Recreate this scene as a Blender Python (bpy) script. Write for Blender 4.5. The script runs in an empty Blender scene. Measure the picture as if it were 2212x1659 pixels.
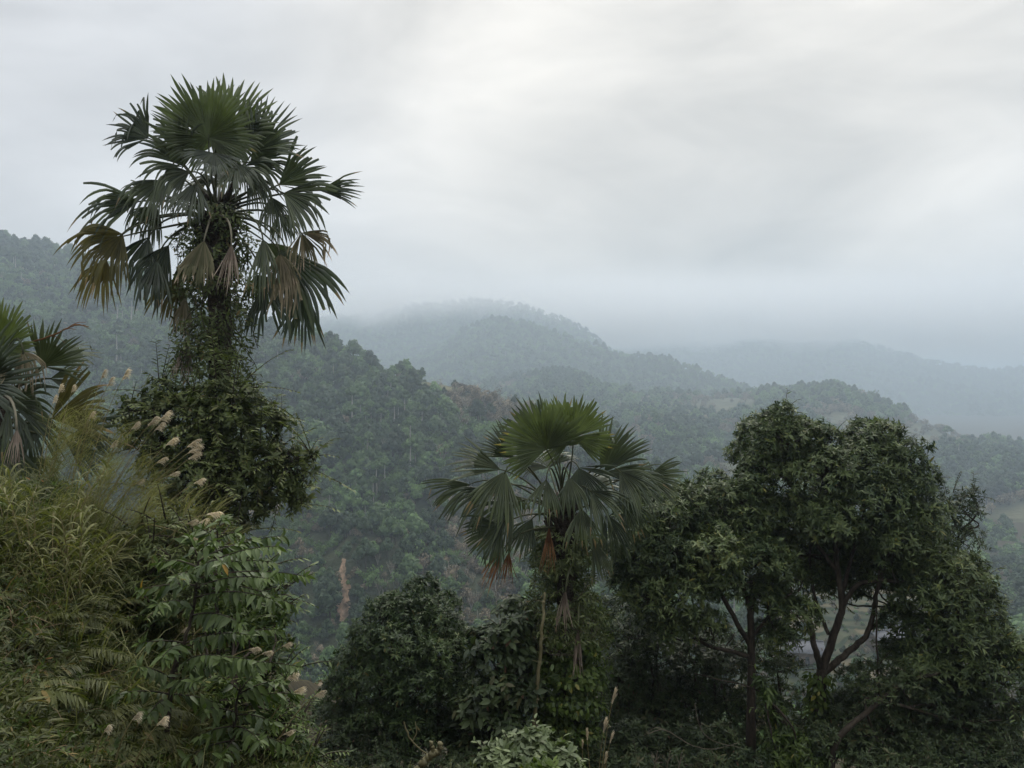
import bpy, math, random
import numpy as np

# ------------------------------------------------------------------ camera, sky, sun, exposure
F = 1640.0; CU = 1106.0; CV = 829.5            # focal length and centre in px of a 2212 x 1659 picture
def P(u, v, d):                                # where a thing seen at (u, v) stands when it is d metres ahead
    return np.array([(u-CU)/F*d, d, (CV-v)/F*d])
rng = np.random.default_rng(7)
random.seed(7)
scene = bpy.context.scene
COL = scene.collection
cam_d = bpy.data.cameras.new('camera'); cam = bpy.data.objects.new('camera', cam_d); COL.objects.link(cam)
cam_d.sensor_width = 36; cam_d.lens = 18*F/CU; cam_d.clip_start = 0.1; cam_d.clip_end = 30000
cam.location = (0, 0, 0); cam.rotation_euler = (math.radians(90), 0, 0)
scene.camera = cam

SUN_EL, SUN_AZ = math.radians(52), math.radians(16)      # azimuth clockwise from +Y
world = bpy.data.worlds.new('World'); scene.world = world; world.use_nodes = True
def build_world():
    nt = world.node_tree; nt.nodes.clear(); N = nt.nodes.new; L = nt.links.new
    out = N('ShaderNodeOutputWorld')
    sky = N('ShaderNodeTexSky'); sky.sky_type = 'NISHITA'; sky.sun_disc = False
    sky.sun_elevation = SUN_EL; sky.sun_rotation = SUN_AZ
    bg1 = N('ShaderNodeBackground'); bg1.inputs[1].default_value = 0.10; L(sky.outputs[0], bg1.inputs[0])
    tc = N('ShaderNodeTexCoord')
    def dotblob(u, v, lo, hi):                # broad bright or dark patch of the cloud deck
        d = P(u, v, 1.0); d = d/np.linalg.norm(d)
        vm = N('ShaderNodeVectorMath'); vm.operation = 'DOT_PRODUCT'
        L(tc.outputs['Generated'], vm.inputs[0]); vm.inputs[1].default_value = tuple(d)
        mr = N('ShaderNodeMapRange'); mr.interpolation_type = 'SMOOTHERSTEP'
        mr.inputs[1].default_value = lo; mr.inputs[2].default_value = hi
        L(vm.outputs['Value'], mr.inputs[0]); return mr.outputs[0]
    def math_(op, a, b):
        m = N('ShaderNodeMath'); m.operation = op
        for i, x in enumerate((a, b)):
            if isinstance(x, (int, float)): m.inputs[i].default_value = x
            else: L(x, m.inputs[i])
        return m.outputs[0]
    def noise(scale, det, zs, dist=0.6, off=0):
        mp = N('ShaderNodeMapping'); mp.inputs['Scale'].default_value = (1, 1, zs); mp.inputs['Location'].default_value = (off, off, 0)
        mp.inputs['Rotation'].default_value = (0, math.radians(-14), 0)
        L(tc.outputs['Generated'], mp.inputs[0])
        n = N('ShaderNodeTexNoise'); n.inputs['Scale'].default_value = scale; n.inputs['Detail'].default_value = det
        n.inputs['Roughness'].default_value = 0.5; n.inputs['Distortion'].default_value = dist
        L(mp.outputs[0], n.inputs['Vector'])
        return n.outputs['Fac']
    n1 = noise(1.9, 4, 2.4, .9); n2 = noise(5.5, 6, 2.6, 0.7, 3.1)
    sep = N('ShaderNodeSeparateXYZ'); L(tc.outputs['Generated'], sep.inputs[0])
    b = math_('ADD', SKY_BASE, math_('MULTIPLY', math_('SUBTRACT', n1, 0.5), 0.75))
    b = math_('ADD', b, math_('MULTIPLY', math_('SUBTRACT', n2, 0.5), 0.32))
    b = math_('ADD', b, math_('MULTIPLY', dotblob(1450, 10, 0.90, 1.0), 0.11))
    b = math_('ADD', b, math_('MULTIPLY', dotblob(2110, 640, 0.975, 1.0), 0.16))
    b = math_('ADD', b, math_('MULTIPLY', dotblob(560, 250, 0.90, 1.0), 0.05))
    b = math_('SUBTRACT', b, math_('MULTIPLY', dotblob(1480, 560, 0.93, 1.0), 0.20))
    # thicker, greyer cloud behind the viewer
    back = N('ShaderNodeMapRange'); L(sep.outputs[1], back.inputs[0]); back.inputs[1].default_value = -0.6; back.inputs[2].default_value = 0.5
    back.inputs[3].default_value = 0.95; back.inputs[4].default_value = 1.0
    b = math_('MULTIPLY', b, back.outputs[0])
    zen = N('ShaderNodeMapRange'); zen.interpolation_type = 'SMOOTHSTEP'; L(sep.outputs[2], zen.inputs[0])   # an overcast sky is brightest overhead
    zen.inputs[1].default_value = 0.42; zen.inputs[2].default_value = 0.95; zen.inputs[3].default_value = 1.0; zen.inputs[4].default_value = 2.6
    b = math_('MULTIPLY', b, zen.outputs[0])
    warm = math_('ADD', math_('MULTIPLY', dotblob(1520, 60, 0.80, 1.0), 0.95), 0.0)
    mix = N('ShaderNodeMix'); mix.data_type = 'RGBA'; L(warm, mix.inputs[0])
    mix.inputs[6].default_value = (1.0, 0.985, 0.985, 1); mix.inputs[7].default_value = (1.07, 0.99, 0.88, 1)
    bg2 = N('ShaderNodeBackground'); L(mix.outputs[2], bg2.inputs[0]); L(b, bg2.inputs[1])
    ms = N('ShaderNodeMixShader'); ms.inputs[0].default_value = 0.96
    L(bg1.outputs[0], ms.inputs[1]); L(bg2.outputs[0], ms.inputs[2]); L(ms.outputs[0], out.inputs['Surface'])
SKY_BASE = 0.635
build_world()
sun_d = bpy.data.lights.new('sun', 'SUN'); sun = bpy.data.objects.new('sun', sun_d); COL.objects.link(sun)
sun_d.energy = 1.5; sun_d.angle = math.radians(30); sun_d.color = (1.0, 0.95, 0.88)
sun.rotation_euler = (math.pi/2 - SUN_EL, 0, math.pi - SUN_AZ)   # light comes from ahead, a little right

scene.view_settings.view_transform = 'Standard'; scene.view_settings.look = 'None'
scene.view_settings.exposure = 0.16; scene.view_settings.gamma = 1.0
cy = scene.cycles
cy.max_bounces = 7; cy.diffuse_bounces = 3; cy.glossy_bounces = 2; cy.transmission_bounces = 3; cy.volume_bounces = 3
cy.caustics_reflective = False; cy.caustics_refractive = False
cy.use_denoising = True

# ------------------------------------------------------------------ helpers
def nrm(a): return a/np.maximum(np.linalg.norm(a, axis=-1, keepdims=True), 1e-9)
def vec(*a): return np.array(a, float)

class MB:
    """collects geometry and links it as ONE mesh object"""
    def __init__(s): s.V = []; s.Q = []; s.T = []; s.A = []; s.n = 0
    def add(s, V, Q=None, T=None, tint=0.5):
        V = np.asarray(V, float).reshape(-1, 3)
        if Q is not None and len(Q): s.Q.append(np.asarray(Q, int).reshape(-1, 4) + s.n)
        if T is not None and len(T): s.T.append(np.asarray(T, int).reshape(-1, 3) + s.n)
        s.V.append(V); s.A.append(np.broadcast_to(np.asarray(tint, float), (len(V),)).copy()); s.n += len(V)
    def tube(s, path, rad, sides=6, tint=0.5, cap=True):
        path = np.asarray(path, float); n = len(path); rad = np.broadcast_to(np.asarray(rad, float), (n,))
        t = nrm(np.gradient(path, axis=0))
        ref = vec(0.31, 0.17, 0.93) if abs(t[0][2]) < 0.85 else vec(1, 0.1, 0)
        a = nrm(np.cross(t, ref)); b = np.cross(t, a)
        an = np.arange(sides)*2*math.pi/sides
        R = a[:, None, :]*np.cos(an)[None, :, None] + b[:, None, :]*np.sin(an)[None, :, None]
        V = path[:, None, :] + R*rad[:, None, None]
        i, j = np.meshgrid(np.arange(n-1), np.arange(sides), indexing='ij'); j2 = (j+1) % sides
        Q = np.stack([i*sides+j, i*sides+j2, (i+1)*sides+j2, (i+1)*sides+j], -1).reshape(-1, 4)
        T = None
        Vf = V.reshape(-1, 3)
        if cap:
            c = len(Vf); Vf = np.vstack([Vf, path[-1:] + t[-1:]*rad[-1]*0.5])
            base = (n-1)*sides
            T = [[base+k, base+(k+1) % sides, c] for k in range(sides)]
        s.add(Vf, Q, T, tint)
    def scatter(s, tpl, pos, xd, nd, sc, tint):
        """copies of a leaf template: x along xd, z along nd"""
        TV, TQ = tpl; pos = np.atleast_2d(pos); N = len(pos)
        if N == 0: return
        x = nrm(np.atleast_2d(xd)); y = nrm(np.cross(np.atleast_2d(nd), x)); z = np.cross(x, y)
        sc = np.asarray(sc, float)
        if sc.ndim == 0: sc = np.full(N, float(sc))
        V = (TV[None, :, 0:1]*x[:, None] + TV[None, :, 1:2]*y[:, None] + TV[None, :, 2:3]*z[:, None])*sc[:, None, None] + pos[:, None]
        k = len(TV)
        Q = (TQ[None] + (np.arange(N)*k)[:, None, None]).reshape(-1, 4)
        tint = np.broadcast_to(np.asarray(tint, float), (N,))
        s.add(V.reshape(-1, 3), Q, None, np.repeat(tint, k))
    def build(s, name, mat, parent=None, smooth=False, link=True):
        me = bpy.data.meshes.new(name)
        V = np.concatenate(s.V); me.vertices.add(len(V)); me.vertices.foreach_set('co', V.astype(np.float32).ravel())
        Q = np.concatenate(s.Q) if s.Q else np.zeros((0, 4), int); T = np.concatenate(s.T) if s.T else np.zeros((0, 3), int)
        me.loops.add(Q.size + T.size); me.loops.foreach_set('vertex_index', np.concatenate([Q.ravel(), T.ravel()]).astype(np.int32))
        me.polygons.add(len(Q)+len(T))
        st = np.concatenate([np.arange(len(Q))*4, Q.size + np.arange(len(T))*3]).astype(np.int32)
        me.polygons.foreach_set('loop_start', st)
        me.update(calc_edges=True); me.validate()
        at = me.attributes.new('tint', 'FLOAT', 'POINT'); at.data.foreach_set('value', np.concatenate(s.A).astype(np.float32))
        if smooth: me.polygons.foreach_set('use_smooth', np.ones(len(me.polygons), bool))
        me.materials.append(mat)
        o = bpy.data.objects.new(name, me)
        if link: COL.objects.link(o)
        if parent is not None:
            o.parent = parent
            o.matrix_parent_inverse = parent_inverse(parent)
        return o
ROOTLOC = {}
def parent_inverse(p):
    from mathutils import Matrix
    l = ROOTLOC.get(p.name, (0, 0, 0))
    return Matrix.Translation((-l[0], -l[1], -l[2]))
def tag(o, label=None, cat=None, group=None, kind=None):
    if label: o['label'] = label
    if cat: o['category'] = cat
    if group: o['group'] = group
    if kind: o['kind'] = kind
    return o
def thing(name, label, cat, loc=(0, 0, 0), group=None):
    """an Empty at the base of a thing; its parts are built in world coordinates and parented to it"""
    o = bpy.data.objects.new(name, None); COL.objects.link(o); o.empty_display_size = 0.2
    o.location = tuple(float(c) for c in loc); ROOTLOC[o.name] = tuple(float(c) for c in loc)
    return tag(o, label, cat, group)
def copy_tree(o, parent=None):
    c = o.copy(); COL.objects.link(c)
    if parent is not None: c.parent = parent; c.matrix_parent_inverse = o.matrix_parent_inverse.copy()
    for ch in KIDS.get(o.name, []): copy_tree(ch, c)
    return c
KIDS = {}
def remember(o):
    KIDS[o.name] = [c for c in COL.objects if c.parent == o]
    for c in KIDS[o.name]: remember(c)

def leaf_tpl(W=0.3, fold=0.08, curl=0.1, seg=2, peak=0.45):
    """unit-length leaf with a folded midrib: x along it"""
    xs = np.linspace(0, 1, seg+2) if seg > 1 else np.array([0, peak, 1.0])
    if seg == 2: xs = np.array([0, 0.28, 0.66, 1.0])
    w = np.sin(np.clip(xs, 0, 1)**0.8*math.pi)**0.8*W/2; w[0] = 0.012; w[-1] = 0.004
    z = -curl*xs**2
    V = []
    for x, ww, zz in zip(xs, w, z): V += [(x, -ww, zz+fold*ww*2), (x, 0, zz), (x, ww, zz+fold*ww*2)]
    Q = []
    for i in range(len(xs)-1):
        a = i*3; b = a+3
        Q += [(a, b, b+1, a+1), (a+1, b+1, b+2, a+2)]
    return np.array(V), np.array(Q)

# ------------------------------------------------------------------ materials
def new_mat(name):
    m = bpy.data.materials.new(name); m.use_nodes = True
    nt = m.node_tree; nt.nodes.clear(); return m, nt
def leaf_mat(name, c1, c2, c3=None, rough=0.5, spec=0.35, trans=0.25, tcol=(1.15, 1.35, 0.55), hue_noise=0.0, nscale=3.0, obj_random=0.0):
    """tint 0..1 runs from c1 to c2, above 0.97 c3 (yellowed or dead leaves)"""
    m, nt = new_mat(name); N = nt.nodes.new; L = nt.links.new
    out = N('ShaderNodeOutputMaterial'); at = N('ShaderNodeAttribute'); at.attribute_name = 'tint'
    cr = N('ShaderNodeValToRGB'); e = cr.color_ramp.elements
    e[0].color = (*c1, 1); e[1].color = (*c2, 1); e[1].position = 0.95
    if c3:
        k = cr.color_ramp.elements.new(0.975); k.color = (*c3, 1)
    L(at.outputs['Fac'], cr.inputs[0])
    geo = N('ShaderNodeNewGeometry')
    tn = N('ShaderNodeTexNoise'); tn.inputs['Scale'].default_value = nscale; tn.inputs['Detail'].default_value = 3
    L(geo.outputs['Position'], tn.inputs['Vector'])
    mr = N('ShaderNodeMapRange'); mr.inputs[1].default_value = 0.3; mr.inputs[2].default_value = 0.7
    mr.inputs[3].default_value = 0.72; mr.inputs[4].default_value = 1.3; L(tn.outputs['Fac'], mr.inputs[0])
    fac = mr.outputs[0]
    if obj_random:
        oi = N('ShaderNodeObjectInfo'); m2 = N('ShaderNodeMapRange'); L(oi.outputs['Random'], m2.inputs[0])
        m2.inputs[3].default_value = 1-obj_random; m2.inputs[4].default_value = 1+obj_random
        mm = N('ShaderNodeMath'); mm.operation = 'MULTIPLY'; L(fac, mm.inputs[0]); L(m2.outputs[0], mm.inputs[1]); fac = mm.outputs[0]
    mx = N('ShaderNodeVectorMath'); mx.operation = 'SCALE'; L(cr.outputs[0], mx.inputs[0]); L(fac, mx.inputs['Scale'])
    col = mx.outputs[0]
    pb = N('ShaderNodeBsdfPrincipled'); L(col, pb.inputs['Base Color']); pb.inputs['Roughness'].default_value = rough
    pb.inputs['Specular IOR Level'].default_value = spec
    if trans > 0:
        tr = N('ShaderNodeBsdfTranslucent')
        tm = N('ShaderNodeVectorMath'); tm.operation = 'MULTIPLY'; L(col, tm.inputs[0]); tm.inputs[1].default_value = tcol
        L(tm.outputs[0], tr.inputs[0])
        ms = N('ShaderNodeMixShader'); ms.inputs[0].default_value = trans
        L(pb.outputs[0], ms.inputs[1]); L(tr.outputs[0], ms.inputs[2]); L(ms.outputs[0], out.inputs[0])
    else: L(pb.outputs[0], out.inputs[0])
    return m
def surf_mat(name, c1, c2, scale=6.0, rough=0.85, bump=0.3, stretch=(1, 1, 1), c3=None, spec=0.2, big=None):
    m, nt = new_mat(name); N = nt.nodes.new; L = nt.links.new
    out = N('ShaderNodeOutputMaterial'); geo = N('ShaderNodeNewGeometry')
    mp = N('ShaderNodeMapping'); mp.inputs['Scale'].default_value = stretch; L(geo.outputs['Position'], mp.inputs[0])
    tn = N('ShaderNodeTexNoise'); tn.inputs['Scale'].default_value = scale; tn.inputs['Detail'].default_value = 7
    tn.inputs['Roughness'].default_value = 0.62; L(mp.outputs[0], tn.inputs['Vector'])
    cr = N('ShaderNodeValToRGB'); e = cr.color_ramp.elements
    e[0].position = 0.34; e[0].color = (*c1, 1); e[1].position = 0.66; e[1].color = (*c2, 1)
    if c3: k = e.new(0.56); k.color = (*c3, 1)
    L(tn.outputs['Fac'], cr.inputs[0])
    pb = N('ShaderNodeBsdfPrincipled'); L(cr.outputs[0], pb.inputs['Base Color'])
    pb.inputs['Roughness'].default_value = rough; pb.inputs['Specular IOR Level'].default_value = spec
    bp = N('ShaderNodeBump'); bp.inputs['Strength'].default_value = bump; bp.inputs['Distance'].default_value = 0.5/scale
    L(tn.outputs['Fac'], bp.inputs['Height']); L(bp.outputs[0], pb.inputs['Normal']); L(pb.outputs[0], out.inputs[0])
    return m

M = {}
M['soil'] = surf_mat('soil', (0.018, 0.016, 0.009), (0.06, 0.05, 0.025), 3.0)
M['forest_floor'] = surf_mat('forest_floor', (0.016, 0.024, 0.012), (0.05, 0.058, 0.026), 0.05, bump=0.6)
M['ridge_ground'] = surf_mat('ridge_ground', (0.04, 0.05, 0.026), (0.10, 0.10, 0.055), 0.04, bump=0.6)
M['far_forest'] = surf_mat('far_forest', (0.018, 0.034, 0.018), (0.045, 0.065, 0.03), 0.03, bump=1.0)
M['bark'] = surf_mat('bark', (0.02, 0.017, 0.013), (0.075, 0.06, 0.045), 9.0, stretch=(1, 1, 0.35), bump=0.7)
M['bark_grey'] = surf_mat('bark_grey', (0.07, 0.06, 0.045), (0.15, 0.13, 0.10), 9.0)
M['bark_pale'] = surf_mat('bark_pale', (0.22, 0.21, 0.18), (0.4, 0.38, 0.34), 1.0)
M['palm_bark'] = surf_mat('palm_bark', (0.016, 0.013, 0.01), (0.07, 0.055, 0.04), 22.0, stretch=(1, 1, 2.2), bump=0.9)
M['palm'] = leaf_mat('palm_green', (0.030, 0.046, 0.026), (0.085, 0.105, 0.045), (0.20, 0.145, 0.07), rough=0.36, spec=0.5, trans=0.2, tcol=(1.1, 1.2, .7))
M['palm_fresh'] = leaf_mat('palm_fresh', (0.075, 0.098, 0.042), (0.13, 0.165, 0.05), (0.24, 0.2, 0.06), rough=0.36, spec=0.5, trans=0.32, tcol=(1.1, 1.2, .7))
M['palm_olive'] = leaf_mat('palm_olive', (0.065, 0.065, 0.022), (0.13, 0.115, 0.035), (0.25, 0.18, 0.09), rough=0.55, trans=0.3, tcol=(1.3, 1.2, .5))
M['palm_tan'] = leaf_mat('palm_tan', (0.085, 0.09, 0.045), (0.28, 0.235, 0.155), (0.42, 0.34, 0.25), rough=0.7, spec=0.15, trans=0.15, tcol=(1.2, 1, .7))
M['palm_dead'] = leaf_mat('palm_dead', (0.17, 0.135, 0.105), (0.40, 0.335, 0.27), (0.46, 0.39, 0.32), rough=0.8, spec=0.1, trans=0.12, tcol=(1.2, 1, .7))
M['palm_rust'] = leaf_mat('palm_rust', (0.10, 0.05, 0.025), (0.26, 0.135, 0.065), (0.30, 0.18, 0.1), rough=0.8, spec=0.1, trans=0.15, tcol=(1.3, 1, .6))
M['petiole'] = surf_mat('petiole', (0.03, 0.038, 0.016), (0.08, 0.085, 0.04), 6.0, rough=0.5, bump=0.1)
M['petiole_pale'] = surf_mat('petiole_pale', (0.13, 0.12, 0.08), (0.24, 0.22, 0.16), 6.0, rough=0.6, bump=0.1)
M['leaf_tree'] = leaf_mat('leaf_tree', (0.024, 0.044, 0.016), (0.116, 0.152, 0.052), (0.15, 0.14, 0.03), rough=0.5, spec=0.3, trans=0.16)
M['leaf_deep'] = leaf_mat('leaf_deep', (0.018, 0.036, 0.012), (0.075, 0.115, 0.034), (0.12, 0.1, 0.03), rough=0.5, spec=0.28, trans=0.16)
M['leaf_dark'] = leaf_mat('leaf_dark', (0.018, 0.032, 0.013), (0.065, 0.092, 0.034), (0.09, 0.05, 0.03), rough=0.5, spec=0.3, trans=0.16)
M['leaf_vine'] = leaf_mat('leaf_vine', (0.036, 0.066, 0.014), (0.120, 0.168, 0.036), (0.2, 0.19, 0.04), rough=0.45, trans=0.3)
M['leaf_olive'] = leaf_mat('leaf_olive', (0.045, 0.064, 0.020), (0.150, 0.180, 0.058), (0.17, 0.13, 0.05), rough=0.5, trans=0.22)
M['leaf_bright'] = leaf_mat('leaf_bright', (0.05, 0.085, 0.014), (0.13, 0.18, 0.035), (0.28, 0.2, 0.03), rough=0.5, trans=0.35)
M['leaf_broad'] = leaf_mat('leaf_broad', (0.032, 0.056, 0.018), (0.105, 0.150, 0.040), (0.28, 0.17, 0.02), rough=0.45, spec=0.35, trans=0.25)
M['leaf_pale'] = leaf_mat('leaf_pale', (0.08, 0.11, 0.05), (0.16, 0.20, 0.09), (0.2, 0.24, .1), rough=0.5, trans=0.25)
M['fern'] = leaf_mat('fern', (0.038, 0.050, 0.013), (0.120, 0.128, 0.034), (0.24, 0.12, 0.04), rough=0.55, trans=0.3)
M['grass'] = leaf_mat('grass', (0.065, 0.075, 0.024), (0.20, 0.20, 0.068), (0.30, 0.22, 0.11), rough=0.55, trans=0.3)
M['grass_dry'] = leaf_mat('grass_dry', (0.10, 0.065, 0.035), (0.24, 0.17, 0.09), (0.3, 0.22, .12), rough=0.7, trans=0.2, tcol=(1.1, 1, .7))
M['panicle'] = leaf_mat('panicle', (0.13, 0.13, 0.055), (0.25, 0.235, 0.11), (0.3, 0.26, 0.12), rough=0.7, spec=0.1, trans=0.35)
M['plume'] = leaf_mat('plume', (0.56, 0.48, 0.34), (0.78, 0.70, 0.53), (0.6, 0.46, 0.34), rough=0.85, spec=0.05, trans=0.35, tcol=(1, 1, .95))
M['stalk'] = surf_mat('stalk', (0.14, 0.12, 0.05), (0.3, 0.25, 0.13), 5.0, rough=0.6, bump=0.05)
M['cane'] = surf_mat('cane', (0.11, 0.10, 0.05), (0.20, 0.18, 0.10), 3.0, rough=0.5, bump=0.05)

# ------------------------------------------------------------------ terrain
def sm(x): x = np.clip(x, 0, 1); return x*x*(3-2*x)
def vnoise(x, y, seed=0):
    """smooth value noise"""
    xi = np.floor(x).astype(int); yi = np.floor(y).astype(int); fx = x-xi; fy = y-yi
    def h(a, b):
        n = (a*374761393 + b*668265263 + seed*1442695041) & 0xffffffff
        n = ((n ^ (n >> 13))*1274126177) & 0xffffffff
        return ((n ^ (n >> 16)) & 0xffff)/65535.0
    fx = fx*fx*(3-2*fx); fy = fy*fy*(3-2*fy)
    return (h(xi, yi)*(1-fx)+h(xi+1, yi)*fx)*(1-fy) + (h(xi, yi+1)*(1-fx)+h(xi+1, yi+1)*fx)*fy
def fbm(x, y, seed=0, oct=4):
    s = 0; a = 0.5
    for k in range(oct):
        s = s + a*(vnoise(x*2**k, y*2**k, seed+k)-0.5); a *= 0.55
    return s
VALLEY = -88.0
def ground(x, y):
    x = np.asarray(x, float); y = np.asarray(y, float)
    r = np.maximum(y, 0)
    base = -1.7 - 0.47*np.maximum(r-2.0, 0)
    top = np.interp(y, [-50, 0, 3.5, 5, 6.6, 8, 13, 20, 60, 200], [-1.2, -1.5, -1.85, -1.6, -1.3, -1.5, -3.9, -7.5, -29, -95])
    s = sm((x+4.35+.42*np.clip(y-7.0, 0, 4))/2.4)
    z = top*(1-s) + base*s
    z = z + 0.35*fbm(x*0.6, y*0.6, 3)*np.clip(r/6, .2, 1) + 2.5*fbm(x*0.06, y*0.06, 5)*np.clip((r-15)/40, 0, 1)
    z = np.maximum(z, VALLEY + 1.5*fbm(x*0.02, y*0.02, 9))
    return z
def build_ground():
    # rings of vertices, fine near the viewer and coarse far away
    rr = np.concatenate([np.linspace(0.3, 24, 90), np.geomspace(25, 9000, 120)])
    th = np.linspace(0, 2*math.pi, 241)[:-1]
    Rm, Tm = np.meshgrid(rr, th, indexing='ij'); X = Rm*np.sin(Tm); Y = Rm*np.cos(Tm)
    Z = ground(X, np.where(Y < 0, 0.0, Y))
    Z = np.where(Y < 0, np.maximum(-1.7, Z), Z)
    n, k = Rm.shape
    V = np.stack([X, Y, Z], -1).reshape(-1, 3)
    i, j = np.meshgrid(np.arange(n-1), np.arange(k), indexing='ij'); j2 = (j+1) % k
    Q = np.stack([i*k+j, (i+1)*k+j, (i+1)*k+j2, i*k+j2], -1).reshape(-1, 4)
    m = MB(); m.add(V, Q); c = len(V)
    m.add([[0, 0, -1.7]], None, None)
    m.T.append(np.array([[j, (j+1) % k, c] for j in range(k)]))
    o = m.build('ground', M['soil'], smooth=True); tag(o, kind='structure')
build_ground()

HILLS = {}
def hill(name, ridge, foot, mat, shape=1.0, amp=6.0, scale=0.01, back=1.45, seed=1, nu=260, nt=110):
    """ridge and foot: lists of (u, v, d). The slope runs between them and falls away behind the ridge."""
    r = np.array(ridge, float); f = np.array(foot, float)
    us = np.linspace(r[0, 0], r[-1, 0], nu)
    rv = np.interp(us, r[:, 0], r[:, 1]); rd = np.interp(us, r[:, 0], r[:, 2])
    # soften corners of the distance line
    k = np.ones(15)/15; rd = np.convolve(np.pad(rd, 7, 'edge'), k, 'valid')
    fd = np.interp(us, f[:, 0], f[:, 2]); fv = np.interp(us, f[:, 0], f[:, 1])
    rz = (CV-rv)/F*rd; fz = (CV-fv)/F*fd; ta = (us-CU)/F
    t = np.linspace(0, back, nt)
    def pt(ui, tt):
        a = np.interp(ui, us, ta); RD = np.interp(ui, us, rd); FD = np.interp(ui, us, fd)
        RZ = np.interp(ui, us, rz); FZ = np.interp(ui, us, fz)
        tt = np.asarray(tt)
        d = FD + (RD-FD)*tt
        up = np.where(tt <= 1, np.clip(tt, 0, 1)**shape, 1 - 1.1*(np.maximum(tt-1, 0))**1.3*2)
        z = FZ + (RZ-FZ)*up
        x = a*d; y = d
        w = np.clip(1-np.abs(tt-1)*2.2, 0, 1)      # keep the skyline where it is
        amp_ = amp*(1-0.85*w)*np.clip(tt*5, 0, 1)
        n = fbm(x*scale, y*scale, seed, 5)*2.0 - np.abs(fbm(x*scale*1.7+7, y*scale*0.7, seed+3, 4))*2.5
        return np.stack([x, y, z + n*amp_*1.6], -1)
    U, T = np.meshgrid(us, t, indexing='ij')
    V = pt(U, T).reshape(-1, 3)
    i, j = np.meshgrid(np.arange(nu-1), np.arange(nt-1), indexing='ij')
    Q = np.stack([i*nt+j, (i+1)*nt+j, (i+1)*nt+j+1, i*nt+j+1], -1).reshape(-1, 4)
    m = MB(); m.add(V, Q); o = m.build(name, mat, smooth=True); tag(o, kind='structure')
    HILLS[name] = (pt, us, t); return o

hill('near_hill',
     [(-900, 420, 800), (-300, 478, 760), (0, 520, 720), (150, 556, 690), (280, 596, 640), (420, 655, 590), (560, 712, 520), (690, 742, 470), (760, 772, 450), (820, 800, 440),
      (900, 815, 430), (1000, 838, 420), (1100, 862, 410), (1180, 890, 395), (1300, 960, 380), (1450, 1060, 350), (1600, 1180, 320), (1750, 1290, 295), (1900, 1400, 260)],
     [(-900, 1700, 200), (0, 1650, 190), (600, 1600, 185), (1100, 1560, 190), (1500, 1500, 210), (1900, 1440, 235)],
     M['forest_floor'], shape=0.95, amp=14, scale=0.010, seed=11)
hill('ridge_hill',
     [(500, 900, 1250), (900, 860, 1180), (1100, 830, 1100), (1180, 806, 1060), (1250, 818, 1020), (1340, 850, 980), (1480, 862, 960), (1600, 860, 950), (1700, 852, 940), (1790, 838, 920), (1850, 843, 900),
      (1905, 868, 880), (1990, 910, 840), (2100, 952, 800), (2212, 975, 760), (2400, 1010, 700), (2800, 1080, 600)],
     [(500, 1300, 420), (1100, 1320, 330), (1600, 1310, 305), (1850, 1300, 310), (2000, 1350, 280), (2212, 1440, 240), (2800, 1450, 240)],
     M['ridge_ground'], shape=0.9, amp=16, scale=0.007, seed=21)
hill('peak_hill',
     [(300, 900, 1830), (700, 850, 1708), (880, 790, 1647), (960, 745, 1586), (1010, 712, 1549), (1060, 692, 1525), (1130, 697, 1500), (1200, 718, 1476), (1250, 738, 1451), (1320, 762, 1427), (1400, 776, 1403),
      (1440, 780, 1390), (1500, 803, 1366), (1560, 828, 1342), (1640, 860, 1293), (1800, 930, 1220), (2200, 1050, 1159)],
     [(300, 1050, 976), (1100, 1050, 976), (2200, 1150, 854)],
     M['far_forest'], shape=0.85, amp=16, scale=0.005, seed=31)
hill('cloudy_mountain',
     [(-400, 676, 2300), (300, 691, 2200), (640, 692, 2100), (700, 690, 2050), (780, 686, 2020), (850, 676, 2000), (900, 666, 1980), (980, 658, 1950), (1060, 654, 1930), (1120, 662, 1920), (1180, 680, 1900), (1240, 702, 1900), (1290, 737, 1900),
      (1330, 775, 1900), (1420, 830, 1900), (1600, 900, 1900)],
     [(-400, 900, 1500), (700, 900, 1450), (1600, 980, 1450)],
     M['far_forest'], shape=0.9, amp=25, scale=0.004, seed=41)
hill('distant_mountain',
     [(1000, 790, 3300), (1300, 758, 3200), (1500, 737, 3100), (1650, 725, 3000), (1760, 726, 2950), (1850, 740, 2900), (1950, 767, 2850), (2050, 793, 2800), (2130, 803, 2800), (2212, 799, 2800), (2500, 780, 2900), (3000, 760, 3000)],
     [(1000, 960, 2000), (2212, 1000, 1700), (3000, 1000, 1700)],
     M['far_forest'], shape=0.9, amp=30, scale=0.003, seed=51)
hill('farthest_mountain',
     [(1700, 830, 4300), (1950, 812, 4300), (2100, 800, 4300), (2212, 792, 4200), (2500, 770, 4200), (3000, 760, 4200)],
     [(1700, 900, 3400), (3000, 900, 3400)], M['far_forest'], shape=0.9, amp=25, scale=0.003, seed=61)

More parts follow.
